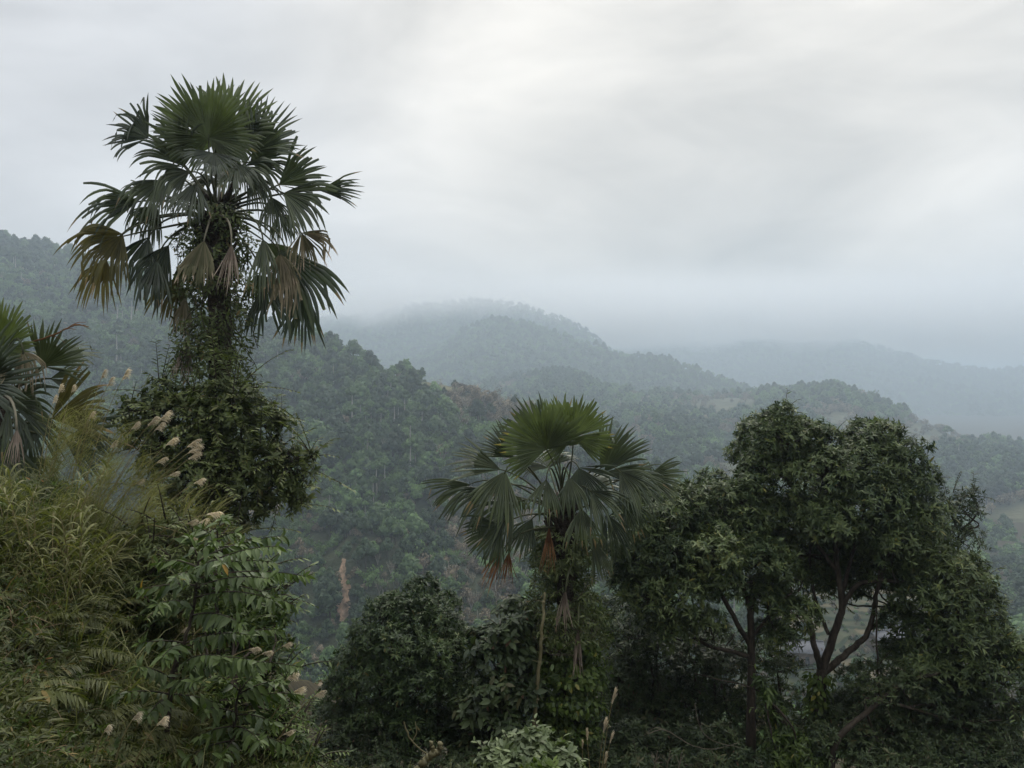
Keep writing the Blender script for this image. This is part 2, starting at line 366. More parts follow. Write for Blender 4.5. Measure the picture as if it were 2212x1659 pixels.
# ------------------------------------------------------------------ forest on the hills
def rand_dirs(n, up=0.0):
    d = nrm(rng.normal(size=(n, 3))); d[:, 2] += up; return nrm(d)
QUAD = (np.array([(-.5, -.35, 0), (.5, -.3, 0.05), (.45, .35, 0), (-.5, .3, .05)]), np.array([(0, 1, 2, 3)]))
def ico_blob(mb, c, r, seed, tint=0.3, k=7):
    """small uneven ball of 2k x k faces"""
    th = np.linspace(0, math.pi, k); ph = np.linspace(0, 2*math.pi, 2*k+1)[:-1]
    T, Ph = np.meshgrid(th, ph, indexing='ij')
    d = np.stack([np.sin(T)*np.cos(Ph), np.sin(T)*np.sin(Ph), np.cos(T)], -1)
    rr = 1 + 0.25*np.sin(d[..., 0]*5+seed)*np.cos(d[..., 1]*4+seed*2) + 0.1*np.sin(d[..., 2]*9+seed)
    V = np.asarray(c) + d*rr[..., None]*np.asarray(r)
    i, j = np.meshgrid(np.arange(k-1), np.arange(2*k), indexing='ij'); j2 = (j+1) % (2*k)
    mb.add(V.reshape(-1, 3), np.stack([i*2*k+j, i*2*k+j2, (i+1)*2*k+j2, (i+1)*2*k+j], -1).reshape(-1, 4), None, tint)
def forest_crown(mb, H, R, z0, lobes, nq, qs, flat=1.0, droop=0.0, core=True, seed=0):
    cs = []
    for k in range(lobes):
        a = 2.4*k + rng.uniform(-.4, .4); f = math.sqrt((k+0.3)/lobes)
        zc = z0 + (H-z0)*(0.35+0.5*(1-f)*rng.uniform(.7, 1.1))
        cs.append((np.array([math.cos(a)*R*f*0.68, math.sin(a)*R*f*0.68, zc]), R*rng.uniform(.34, .52)))
    for c, r in cs:
        rr = np.array([r, r, r*flat])
        if core: ico_blob(mb, c, rr*0.8, rng.uniform(0, 9), 0.25, 5)
        d = rand_dirs(nq//lobes, 0.3)
        p = c + d*rr*rng.uniform(.78, 1.12, (len(d), 1)); p[:, 2] -= droop*r*rng.uniform(0, 1, len(d))
        xd = nrm(np.cross(d, rand_dirs(len(d)))) + vec(0, 0, -droop)
        mb.scatter(QUAD, p, xd, d + rng.normal(size=d.shape)*.5, qs*rng.uniform(.6, 1.4, len(d)), np.clip(rng.normal(0.5+0.1*(c[2]-z0)/H, .22, len(d)), 0, .96))
FM = [leaf_mat('forest_green', (0.035, 0.070, 0.024), (0.115, 0.185, 0.060), None, rough=0.6, spec=.25, trans=.12, nscale=.03, obj_random=.35),
      leaf_mat('forest_dark', (0.018, 0.036, 0.017), (0.050, 0.082, 0.034), None, rough=0.6, spec=.25, trans=.1, nscale=.03, obj_random=.3),
      leaf_mat('forest_bamboo', (0.060, 0.110, 0.036), (0.155, 0.235, 0.080), None, rough=0.6, spec=.25, trans=.2, nscale=.03, obj_random=.3),
      leaf_mat('forest_brown', (0.10, 0.082, 0.055), (0.25, 0.205, 0.145), None, rough=0.7, spec=.15, trans=.1, nscale=.05, obj_random=.35),
      leaf_mat('forest_light', (0.090, 0.126, 0.060), (0.204, 0.252, 0.132), None, rough=0.5, spec=.3, trans=.2, nscale=.05, obj_random=.3)]
def proto(kind):
    m = MB(); t = MB()
    if kind == 0: forest_crown(m, 8, 3.4, 1.5, 8, 520, .62); mat = FM[0]; t.tube([(0, 0, -1.5), (.1, 0, 2), (0, .1, 5)], [.25, .2, .1], 5)
    elif kind == 1: forest_crown(m, 9.5, 3.2, 2, 8, 520, .6, flat=1.1); mat = FM[1]; t.tube([(0, 0, -1.5), (.1, 0, 2), (0, .1, 6)], [.25, .2, .1], 5)
    elif kind == 2:                                      # bamboo: arching culms with hanging sprays
        mat = FM[2]
        for k in range(16):
            a = rng.uniform(0, 6.28); L = rng.uniform(6, 10); o = vec(math.cos(a), math.sin(a), 0)
            s = np.linspace(0, 1, 7)[:, None]; path = o*(.4+s**2.2*L*.42) + vec(0, 0, 1)*(s*L - s**3*L*.32)
            if k < 6: t.tube(path, np.linspace(.05, .015, 7), 3)
            n = 30; f = rng.uniform(.3, 1, n); idx = f*6; q = np.stack([np.interp(idx, range(7), path[:, i]) for i in range(3)], -1)
            q += rng.normal(size=q.shape)*.38; m.scatter(QUAD, q, rng.normal(size=q.shape)*.5+vec(0, 0, -1)+o*.6, o+rng.normal(size=q.shape)*.6, rng.uniform(.4, .85, n), np.clip(rng.normal(.5, .22, n), 0, .95))
    elif kind == 3:                                      # tall emergent on a pale trunk
        forest_crown(m, 14.5, 2.6, 9.5, 6, 320, .6, flat=.7); mat = FM[0]; t.tube([(0, 0, -2), (.2, 0, 4), (0, .1, 8), (.1, 0, 12)], [.32, .28, .22, .1], 5)
    elif kind == 4: forest_crown(m, 5, 2.6, .3, 7, 300, .5, core=False); mat = FM[3]; [t.tube([(0, 0, -1), tuple(rng.normal(size=2)*.8)+(2.,), tuple(rng.normal(size=2)*1.8)+(4.6,)], [.1, .07, .03], 4) for _ in range(7)]
    elif kind == 5:                                      # broad rosettes of long pale leaves
        mat = FM[4]; n = 60; d = rand_dirs(n, .5); LV, LQ = leaf_tpl(.3, .1, .6)
        m.scatter((LV, LQ), np.zeros((n, 3))+vec(0, 0, 2.5)+rng.normal(size=(n, 3))*.8, d, d*0+vec(0, 0, 1), rng.uniform(1.2, 2.4, n), rng.uniform(.2, .9, n)); t.tube([(0, 0, -1), (0, 0, 2.5)], [.15, .1], 5)
    elif kind == 6: forest_crown(m, 4.2, 2.4, -.5, 6, 300, .5, flat=.8); mat = FM[0]; t.tube([(0, 0, -1.5), (.1, 0, 1)], [.12, .08], 4)
    elif kind == 7: forest_crown(m, 3.6, 2.4, -.6, 6, 280, .5, flat=.8); mat = FM[2]; t.tube([(0, 0, -1.5), (.1, 0, 1)], [.12, .08], 4)
    elif kind == 8:                                      # conifer
        mat = FM[1]
        for k in range(26):
            z = 1.5+k*.42; r = max(.2, 1.9*(1-k/27)); n = 22; a = rng.uniform(0, 6.28, n); f = rng.uniform(.1, 1, n)
            q = np.stack([np.cos(a)*r*f, np.sin(a)*r*f, z-f*.5*r+rng.normal(size=n)*.1], -1)
            m.scatter(QUAD, q, np.stack([np.cos(a), np.sin(a), -.3+0*a], -1), np.tile(vec(0, 0, 1), (n, 1))+rng.normal(size=(n, 3))*.3, rng.uniform(.4, .8, n), rng.uniform(.2, .8, n))
        t.tube([(0, 0, -2), (0, 0, 12.6)], [.2, .03], 5)
    elif kind == 9:                                      # flat-topped open tree
        mat = FM[0]; forest_crown(m, 9, 4.2, 6.2, 9, 380, .5, flat=.45, core=False); t.tube([(0, 0, -2), (.2, 0, 4), (0, .2, 7)], [.2, .16, .08], 5)
        for k in range(7):
            a = k*.9; t.tube([(0, 0, 4.5), (math.cos(a)*1.3, math.sin(a)*1.3, 6.5), (math.cos(a)*2.7, math.sin(a)*2.7, 7.6)], [.1, .07, .03], 4)
    elif kind == 10:                                     # leafless thin trees
        mat = FM[3]; forest_crown(m, 6, 2, 2, 5, 70, .35, core=False)
        for k in range(10):
            a = k*.7; t.tube([(0, 0, -1), (math.cos(a)*.3, math.sin(a)*.3, 2), (math.cos(a)*1.2, math.sin(a)*1.2, 4.5), (math.cos(a)*1.9, math.sin(a)*1.9, 6.2)], [.1, .08, .05, .02], 3)
    tm = M['bark_pale'] if kind in (3, 10) else M['bark']
    return m, mat, t, tm
PROTO = []          # (crown mesh object, trunk mesh object), not linked to the scene themselves
PROTO1 = []         # both in one mesh, for the mass of the forest
for k in range(11):
    m, mat, t, tm = proto(k)
    crown_o = m.build('crown', mat, link=False); trunk_o = t.build('trunk', tm, smooth=True, link=False)
    PROTO.append((crown_o, trunk_o))
    nq = sum(len(q) for q in m.Q) + sum(len(q) for q in m.T)
    # joined copy with two materials
    j = MB(); j.V = m.V+t.V; j.A = m.A+t.A; j.Q = m.Q + [q+m.n for q in t.Q]; j.T = m.T + [q+m.n for q in t.T]; j.n = m.n+t.n
    o = j.build('forest_tree', mat, link=False); o.data.materials.append(tm)
    nQ = sum(len(q) for q in m.Q); nQ2 = sum(len(q) for q in t.Q)
    mi = np.zeros(len(o.data.polygons), np.int32); mi[nQ:] = 1; o.data.polygons.foreach_set('material_index', mi)
    PROTO1.append(o)

def scatter_group(name, pts, idx, scl, rot):
    me = bpy.data.meshes.new(name); me.vertices.add(len(pts)); me.vertices.foreach_set('co', np.asarray(pts, np.float32).ravel())
    for nm, ty, arr in (('kind_index', 'INT', np.asarray(idx, np.int32)), ('size', 'FLOAT', np.asarray(scl, np.float32)), ('turn', 'FLOAT', np.asarray(rot, np.float32))):
        a = me.attributes.new(nm, ty, 'POINT'); a.data.foreach_set('value', arr)
    o = bpy.data.objects.new(name, me); COL.objects.link(o); tag(o, kind='stuff')
    ng = bpy.data.node_groups.new(name+'_nodes', 'GeometryNodeTree')
    ng.interface.new_socket('Geometry', in_out='INPUT', socket_type='NodeSocketGeometry'); ng.interface.new_socket('Geometry', in_out='OUTPUT', socket_type='NodeSocketGeometry')
    N = ng.nodes.new; L = ng.links.new
    gi = N('NodeGroupInput'); go = N('NodeGroupOutput'); jn = N('GeometryNodeJoinGeometry')
    def attr(n, t):
        a = N('GeometryNodeInputNamedAttribute'); a.data_type = t; a.inputs['Name'].default_value = n; return a.outputs['Attribute']
    ki = attr('kind_index', 'INT'); sz = attr('size', 'FLOAT'); tu = attr('turn', 'FLOAT')
    cx = N('ShaderNodeCombineXYZ'); L(tu, cx.inputs[2])
    for k in sorted(set(int(i) for i in idx)):
        oi = N('GeometryNodeObjectInfo'); oi.inputs['Object'].default_value = PROTO1[k]; oi.inputs['As Instance'].default_value = True
        cmp_ = N('FunctionNodeCompare'); cmp_.data_type = 'INT'; cmp_.operation = 'EQUAL'
        ins = [i for i in cmp_.inputs if i.type == 'INT']; L(ki, ins[0]); ins[1].default_value = k
        ip = N('GeometryNodeInstanceOnPoints'); L(gi.outputs[0], ip.inputs['Points']); L(cmp_.outputs[0], ip.inputs['Selection'])
        L(oi.outputs['Geometry'], ip.inputs['Instance']); L(cx.outputs[0], ip.inputs['Rotation']); L(sz, ip.inputs['Scale'])
        L(ip.outputs[0], jn.inputs[0])
    L(jn.outputs[0], go.inputs[0])
    md = o.modifiers.new('forest', 'NODES'); md.node_group = ng
    return o
def uv_of(p): return CU + p[:, 0]/p[:, 1]*F, CV - p[:, 2]/p[:, 1]*F
def sample_hill(name, n, tmin=0.0, tmax=1.12, umin=-260, umax=2470):
    pt, us, t = HILLS[name]
    N_ = n*6; u = rng.uniform(max(us[0], umin), min(us[-1], umax), N_); tt = rng.uniform(tmin, tmax, N_)
    p = pt(u, tt); e = 1.0
    pa = pt(u+e, tt)-p; pb = pt(u, tt+.002)-p
    w = np.abs(pa[:, 0]*pb[:, 1]-pa[:, 1]*pb[:, 0]); w /= w.sum()
    k = rng.choice(N_, n, replace=False, p=w)
    return p[k], tt[k]
def gauss(u, v, cu, cv, su, sv): return np.exp(-((u-cu)/su)**2-((v-cv)/sv)**2)

def near_forest():
    p, tt = sample_hill('near_hill', 17000)
    u, v = uv_of(p); n = len(p)
    nz = fbm(p[:, 0]*.02, p[:, 1]*.02, 71, 3); nz2 = fbm(p[:, 0]*.035+9, p[:, 1]*.035, 77, 3)
    brown = 1.0*gauss(u, v, 1060, 870, 120, 50) + .9*gauss(u, v, 1060, 1160, 130, 90) + .35*gauss(u, v, 800, 1280, 160, 80) + .5*gauss(u, v, 1150, 1000, 110, 80)+.35*gauss(u, v, 990, 1330, 160, 60) + nz2*.8
    r = rng.random(n); idx = np.zeros(n, int)
    idx[r < .30] = 1; idx[(r > .45) & (r < .62)] = 2; idx[(r > .62) & (r < .74)] = 6; idx[(r > .74) & (r < .82)] = 7; idx[(r > .80) & (r < .855)] = 3; idx[(r > .85) & (r < .87)] = 5
    bam = (nz > .12) | (gauss(u, v, 250, 720, 300, 110) > rng.random(n)*.9) | (gauss(u, v, 640, 1180, 120, 160) > rng.random(n))
    idx[bam & (rng.random(n) < .65)] = 2
    idx[(nz < -.12) & (rng.random(n) < .6)] = 1
    b = rng.random(n) < brown*1.25; idx[b] = np.where(rng.random(b.sum()) < .72, 4, 10)
    idx[(tt > .86) & (idx == 3)] = 0
    sc = rng.uniform(.5, 1.15, n)*np.where(rng.random(n) < .14, 1.6, 1)*np.where(idx == 2, .8, 1)*np.where(p[:, 1] < 300, .8, 1)
    keep = ~((np.abs(u-945) < 34) & (np.abs(v-838) < 13))          # grassy clearing
    keep &= ~((np.abs(u-745) < 20+3*np.sin(v*.1)) & (v > 1205) & (v < 1380))     # landslide
    keep &= tt < 1.12
    p = p[keep]; scatter_group('near_hill_forest', p - vec(0, 0, .6), idx[keep], sc[keep], rng.uniform(0, 6.28, len(p)))
near_forest()
def far_forest(hname, name, n, s0, s1, brownk=0.0, u_min=-260, kinds=(.3, .25, .2, .15)):
    p, tt = sample_hill(hname, n, .0, 1.08, umin=u_min); u, v = uv_of(p); n = len(p)
    r = rng.random(n); idx = np.zeros(n, int); idx[r < kinds[1]] = 1; idx[(r > .5) & (r < .68)] = 2; idx[(r > .68) & (r < .86)] = 6; idx[(r > .86) & (r < .93)] = 7; idx[(r > .985) & (tt < .85)] = 3
    nz = fbm(p[:, 0]*.012, p[:, 1]*.012, 31, 3); idx[(nz < -.1) & (rng.random(n) < .6)] = 1; idx[(nz > .12) & (rng.random(n) < .6)] = 7
    if brownk:
        nb = fbm(p[:, 0]*.012+50, p[:, 1]*.012, 37, 3) + brownk + .5*gauss(u, v, 2000, 940, 250, 40) + .4*gauss(u, v, 1560, 870, 60, 25)
        idx[(nb > .1) & (rng.random(n) < .6)] = 4
        bare = (nb > .27) & (rng.random(n) < .9); idx[nb > .27] = 4; p = p[~bare]; idx = idx[~bare]
    scatter_group(name, p - vec(0, 0, .5), idx, rng.uniform(s0, s1, len(p)), rng.uniform(0, 6.28, len(p)))
far_forest('ridge_hill', 'ridge_forest', 16000, .8, 1.9, .07, u_min=1000)
far_forest('peak_hill', 'peak_forest', 11000, 1.0, 2.1, u_min=600)
far_forest('cloudy_mountain', 'mountain_forest', 7000, 1.2, 2.2, u_min=560)
far_forest('distant_mountain', 'distant_forest', 8000, 1.5, 3.0, u_min=1200)

def on_hill(hname, u, v):
    """point of a hill seen at (u, v)"""
    pt, us, t = HILLS[hname]; tt = np.linspace(0, 1.0, 400); p = pt(np.full(400, float(u)), tt)
    vv = CV - p[:, 2]/p[:, 1]*F
    return p[np.argmin(np.abs(vv-v))]
def hill_tree(name, kind, p, s, label, group=None, cat='tree'):
    r = thing(name, label, cat, (0, 0, 0), group); r.location = tuple(p); r.scale = (s, s, s); r.rotation_euler = (0, 0, rng.uniform(0, 6.28))
    c, t = PROTO[kind]
    for o, nm in ((c, 'crown'), (t, 'trunk')):
        q = o.copy(); q.name = nm; COL.objects.link(q); q.parent = r
    return r
# trees that stand out of the wood
hill_tree('broadleaf_tree', 1, on_hill('near_hill', 738, 778)-vec(0, 0, 1), 1.05, 'dark dense round tree on the near ridge line right of the tall palm')
hill_tree('broadleaf_tree', 1, on_hill('near_hill', 906, 822)-vec(0, 0, 1), .72, 'small dark bushy tree on the near ridge above the grassy clearing')
hill_tree('flat_topped_tree', 9, on_hill('near_hill', 808, 803)-vec(0, 0, 1), 1.0, 'open flat-topped tree with see-through crown standing on the near ridge')
hill_tree('broadleaf_tree', 1, on_hill('near_hill', 786, 790)-vec(0, 0, 1), .85, 'dark tree leaning on the near ridge just left of the open flat-topped tree')
hill_tree('broadleaf_tree', 0, on_hill('near_hill', 684, 745)-vec(0, 0, 1), .8, 'pale green tree on the near ridge top beside the lowest fronds of the tallest palm')
hill_tree('broadleaf_tree', 1, on_hill('near_hill', 1112, 870)-vec(0, 0, 1), .8, 'dark broad tree on the near ridge just left of the middle palm top')
for k, (u, v, s) in enumerate([(852, 948, 1.15), (778, 930, .9), (886, 1045, 1.1), (813, 1078, .9), (769, 1088, .8), (860, 935, .95), (912, 935, .8), (1000, 1010, .85)]):
    hill_tree('tall_tree', 3, on_hill('near_hill', u, v)-vec(0, 0, .5), s*1.25, 'tall slim tree with a bare pale trunk standing out of the near wooded slope', 'pale-trunked trees on the near slope')
lab = {0: 'round green tree crown standing out of the near wooded slope', 1: 'dark round tree crown standing out of the near wooded slope', 2: 'pale feathery bamboo clump on the near wooded slope'}
nm = {0: 'broadleaf_tree', 1: 'broadleaf_tree', 2: 'bamboo_clump'}; ct = {0: 'tree', 1: 'tree', 2: 'bamboo'}
for k in range(90):
    u = rng.uniform(560, 1180) if k % 3 else rng.uniform(20, 300); vr = np.interp(u, [0, 280, 690, 900, 1180], [560, 640, 790, 870, 930]); v = rng.uniform(vr, 1300 if u > 560 else 800)
    kd = int(rng.choice([0, 1, 2], p=[.3, .4, .3]))
    if abs(u-745) < 45 and v > 1180: continue
    hill_tree(nm[kd], kd, on_hill('near_hill', u, v)-vec(0, 0, .5), rng.uniform(.9, 1.25), lab[kd], {0: 'green crowns on the near slope', 1: 'dark crowns on the near slope', 2: 'bamboo clumps on the near slope'}[kd], ct[kd])
hill_tree('conifer', 8, on_hill('ridge_hill', 1806, 848)-vec(0, 0, .5), .75, 'lone pointed conifer on the top of the right ridge', None)
for u, v, s in ((1927, 885, .62), (1934, 888, .55), (1912, 876, .5)):
    hill_tree('conifer', 8, on_hill('ridge_hill', u, v)-vec(0, 0, .5), s, 'slim conifer in the small cluster on the falling right ridge line', 'conifer cluster on the right ridge')
hill_tree('broadleaf_tree', 1, on_hill('ridge_hill', 1848, 850)-vec(0, 0, .5), .7, 'dark round tree on the right ridge just right of the lone conifer')
hill_tree('broadleaf_tree', 1, on_hill('peak_hill', 1412, 782)-vec(0, 0, .5), 1.3, 'dark tree on the hazy ridge line right of and below the cloudy peak')

# bare patches on the near slope: the landslide of pale earth and the grassy clearing
def patch(name, hname, poly_uv, mat, lift, kind='structure'):
    us_, vs = zip(*poly_uv); m = MB(); rows = len(poly_uv)//2
    L_ = poly_uv[:rows]; R_ = poly_uv[rows:][::-1]; V = []
    nc = 7
    for (u0, v0), (u1, v1) in zip(L_, R_):
        for k in range(nc):
            f = k/(nc-1); p = on_hill(hname, u0+(u1-u0)*f, v0+(v1-v0)*f); p = p + vec(0, -1, .6)*lift; V.append(p)
    Q = [(r*nc+c, r*nc+c+1, (r+1)*nc+c+1, (r+1)*nc+c) for r in range(rows-1) for c in range(nc-1)]
    m.add(V, Q); return tag(m.build(name, mat, smooth=True), kind=kind)
M['bare_earth'] = surf_mat('bare_earth', (0.11, 0.082, 0.052), (0.36, 0.275, 0.185), .45, bump=1.0, stretch=(1, 1, .5), c3=(.3, .2, .13))
M['dry_turf'] = surf_mat('dry_turf', (0.07, 0.075, 0.035), (0.14, 0.13, 0.065), .2)
_v = np.linspace(1212, 1347, 34); _w = 4.5+10*np.clip((_v-1225)/60, 0, 1)*np.clip((1352-_v)/30, .3, 1); _c = 744+2.5*np.sin(_v*.11)
_l = [(float(c-w*rng.uniform(.55, 1.35)), float(v)) for c, w, v in zip(_c, _w, _v)]; _r = [(float(c+w*rng.uniform(.55, 1.35)), float(v)) for c, w, v in zip(_c, _w, _v)]
patch('landslide_scar', 'near_hill', _l + _r[::-1], M['bare_earth'], 2.0)
for _k in range(9):
    hill_tree('hillside_bush', 6 if _k % 2 else 4, on_hill('near_hill', 744+rng.choice([-1, 1])*rng.uniform(5, 15), rng.uniform(1240, 1350))+vec(0, -1, .6)*1.8, rng.uniform(.22, .42), 'small bush growing on the edge of the bare earth scar', 'bushes on the edge of the earth scar', 'bush')
patch('hillside_clearing', 'near_hill', [(905, 826), (898, 838), (905, 850), (990, 850), (985, 838), (965, 828)], M['dry_turf'], .4)

# ------------------------------------------------------------------ fan palms
DOWN = vec(0, 0, -1)
def bez(a, b, c, n=10):
    t = np.linspace(0, 1, n)[:, None]; return a*(1-t)**2 + 2*b*t*(1-t) + c*t*t
def frond(parent, hp, axis, normal, R, half, droop, mat, heart, pmat, broken=0.08, split=0.52, nseg=None, tint=(0.2, .8), tipdead=0.12, label=None, ragged=0.12, wscale=1.0, petiole=True, name='frond', link_sub=True):
    m = MB(); hp = np.asarray(hp, float); axis = nrm(axis); normal = nrm(normal - axis*np.dot(normal, axis)); lat = np.cross(normal, axis)
    if nseg is None: nseg = max(14, int(half*2/math.radians(5.1)))
    ae = np.linspace(-half, half, nseg+1)
    def raydir(a): return axis*np.cos(a)[:, None] + lat*np.sin(a)[:, None] + normal*(0.16*np.sin(a)**2)[:, None]
    am = (ae[:-1]+ae[1:])/2
    Lm = R*(0.70+0.30*np.cos(am*.55))*rng.uniform(.93, 1.05, nseg)
    Le = np.concatenate([Lm[:1], (Lm[:-1]+Lm[1:])/2, Lm[-1:]])
    js = np.linspace(0, split, 5)
    def march(d, L, n0, steps, g):
        pos = [np.tile(hp, (len(d), 1))]; dd = d.copy()
        for a, b in zip(steps[:-1], steps[1:]):
            dd = nrm(dd + DOWN*(g*(b-a))[:, None] if hasattr(g, '__len__') else dd + DOWN*g*(b-a))
            pos.append(pos[-1] + dd*(L*(b-a))[:, None])
        return pos, dd
    grp = np.repeat(rng.uniform(.55, 1.7, nseg//5+2), rng.integers(3, 8, nseg//5+2))[:nseg] if nseg > 6 else np.ones(nseg)
    if len(grp) < nseg: grp = np.concatenate([grp, np.ones(nseg-len(grp))])
    Lm = Lm*np.clip(1+.07*rng.normal(size=nseg), .8, 1.12)
    E, Ed = march(raydir(ae), Le, None, js, droop*.7)
    Mi, Md = march(raydir(am), Lm, None, js, droop*.7)
    E = np.array(E); Mi = np.array(Mi)
    pleat = (np.arange(5)/4*0.036*R/0.9)[:, None, None]*normal*rng.uniform(.2, 1.9, (1, nseg, 1))
    up = 1.0
    Mi = Mi + pleat
    # free part of every segment
    nf = 6; fs = np.linspace(split, 1, nf+1)
    pos = Mi[-1].copy(); dd = Md.copy(); rows = []
    wv0 = E[-1][1:]-E[-1][:-1]; w0 = np.linalg.norm(wv0, axis=1, keepdims=True)
    g = droop*rng.uniform(.7, 2.6, nseg)*grp
    bk = np.where(rng.random(nseg) < broken, rng.integers(0, nf-1, nseg), 99)
    noise = rng.normal(size=(nseg, 3))*ragged*.35
    wprof = [1.0, 1.12, 1.14, 1.04, .80, .46, .03]
    rows.append((E[-1][:-1], pos.copy(), E[-1][1:]))
    for k in range(nf):
        snap = (bk == k)[:, None]
        dd = nrm(dd + DOWN*(g*(fs[k+1]-fs[k])*1.4)[:, None] + noise*.35)
        dd = np.where(snap, nrm(DOWN*1.3 + dd*.35 + rng.normal(size=(nseg, 3))*.25), dd)
        pos = pos + dd*(Lm*(fs[k+1]-fs[k]))[:, None]
        wv = wv0 - dd*np.sum(wv0*dd, 1, keepdims=True); wv = nrm(wv + 1e-6*lat)*w0*wprof[k+1]*wscale
        pl = np.cross(wv, dd); pl = nrm(pl)*w0*.22*wprof[k+1]
        s = np.sign(np.sum(pl*normal, 1, keepdims=True)); pl = pl*np.where(s == 0, 1, s)
        rows.append((pos - wv/2, pos+pl, pos + wv/2))
    tn = rng.uniform(tint[0], tint[1], nseg)*.93 if tint[1] < .99 else rng.uniform(0, 1, nseg)
    allr = [(E[k][:-1], Mi[k], E[k][1:]) for k in range(4)] + rows
    nr = len(allr)
    V = np.stack([np.stack(r, 1) for r in allr], 1)             # seg, row, 3, xyz
    T = np.repeat(tn[:, None], nr, 1)
    tips = (rng.random(nseg) < tipdead)
    T[tips, -3:] = 1.0
    T = np.repeat(T[:, :, None], 3, 2)
    base = (np.arange(nseg)*nr*3)[:, None, None, None]; alive = rng.random(nseg) > .035; torn = rng.random(nseg) < .10*(1+4*ragged)
    r_ = (np.arange(nr-1)*3)[None, :, None, None]; c_ = np.arange(2)[None, None, :, None]
    Q = base + r_ + c_ + np.array([0, 1, 4, 3])
    m.add(V.reshape(-1, 3), np.concatenate([Q[alive & ~torn].reshape(-1, 4), Q[alive & torn, :nr-3].reshape(-1, 4)]), None, T.ravel())
    o = m.build(name, mat, parent)
    if label: o['label'] = label
    if petiole:
        heart = np.asarray(heart, float); dist = np.linalg.norm(hp-heart)
        ctrl = hp - axis*dist*.42 + vec(0, 0, .06*dist)
        pm = MB(); path = bez(heart, ctrl, hp + axis*R*.05, 12); pm.tube(path, np.linspace(.024, .011, 12), 6)
        if link_sub: pm.build('petiole', pmat, o, smooth=True)
    return o
ROOT_OF = {}
def fan_palm(label, u, depth, vheart, fronds, ground_z=None, trunk_r=.2, trunk_u=None, extra=8, Rpx=120, dk=1.0, hk=1.0, tname='fan_palm'):
    heart = P(u, vheart, depth); gz = ground(heart[0], depth).item() if ground_z is None else ground_z
    base = vec(heart[0], depth, gz-.3)
    root = thing(tname, label, 'palm tree', base)
    tu = u if trunk_u is None else trunk_u
    b0 = P(tu, vheart, depth); b0[2] = gz-.3
    n = 40; t = np.linspace(0, 1, n)[:, None]; path = b0*(1-t) + heart*t + vec(.08, .05, 0)*np.sin(t*3)
    m = MB(); m.tube(path, trunk_r*(1+.05*np.sin(np.arange(n)*2.6))*np.linspace(1.05, .9, n), 16)
    # crown shaft of old leaf bases
    for k in range(60):
        f = rng.uniform(.86, 1.03); p = b0*(1-f)+heart*f; a = rng.uniform(0, 6.28); o = vec(math.cos(a), math.sin(a), 0)
        m.tube(bez(p+o*trunk_r*.7, p+o*(trunk_r+.08)+vec(0, 0, .1), p+o*(trunk_r+.17)+vec(0, 0, .28), 4), [.05, .045, .03, .02], 5)
    m.build('trunk', M['palm_bark'], root, smooth=True)
    for f in fronds:
        (fu, fv, dy, ang, tw, R, half, face, droop, mk, br) = f[:11]; opt = f[11] if len(f) > 11 else {}
        if 180 < ang < 360 and not opt.get('pale'): R *= 1.12; half *= 1.2*hk; br *= 1.3
        d = depth + dy; hp = P(fu, fv, d); a = math.radians(ang); w = math.radians(tw)
        axis = vec(math.cos(a)*math.cos(w), -math.sin(w), math.sin(a)*math.cos(w))
        out = nrm(vec(hp[0]-heart[0], (dy)*1.0, 0.0)+1e-6)
        if face < 0: nn = vec(0, 1, 0)*(-face) + vec(0, 0, 1)*(1+face)
        else: nn = vec(0, -1, 0)*face + vec(0, 0, 1)*(1-face) + vec(rng.normal()*.12, 0, 0)
        Rm = R/F*d
        hh = heart + vec(rng.normal()*.07, rng.normal()*.07, opt.get('hz', -.05 if ang < 0 or ang > 180 else .05))
        if 'from' in opt: hh = P(opt['from'][0], opt['from'][1], depth+opt.get('fdy', -trunk_r))
        pm = M['petiole_pale'] if opt.get('pale') else M['petiole']
        frond(root, hp, axis, nn, Rm, math.radians(half), droop*dk, M[mk], hh, pm, br, split=opt.get('split', .50 if droop < .6 else .40), tint=opt.get('tint', (.15, .85)), tipdead=opt.get('tip', .08), label=opt.get('label'), ragged=opt.get('ragged', .12))
    for k in range(extra):                       # the far side of the crown
        a = math.radians(rng.uniform(10, 170)) if k % 3 else math.radians(rng.uniform(200, 340)); rr = rng.uniform(.55, 1.15)*Rpx/F*depth
        dy = rng.uniform(.35, 1.1); hp = heart + vec(math.cos(a)*rr, dy, math.sin(a)*rr)
        axis = nrm(hp-heart + vec(0, 0, .0)); nn = nrm(vec(0, .4, 1)+rng.normal(size=3)*.2)
        frond(root, hp, axis, nn, Rpx/F*depth*rng.uniform(.8, 1), math.radians(rng.uniform(55, 95)), rng.uniform(.6, 1.3), M['palm'], heart, M['petiole'], .1)
    return root, heart, b0
DEAD0 = dict(split=.3, tint=(.1, .95), ragged=.3)
DEAD = dict(pale=True, split=.3, tint=(.1, .95), ragged=.3, label='dead dry frond hanging down')
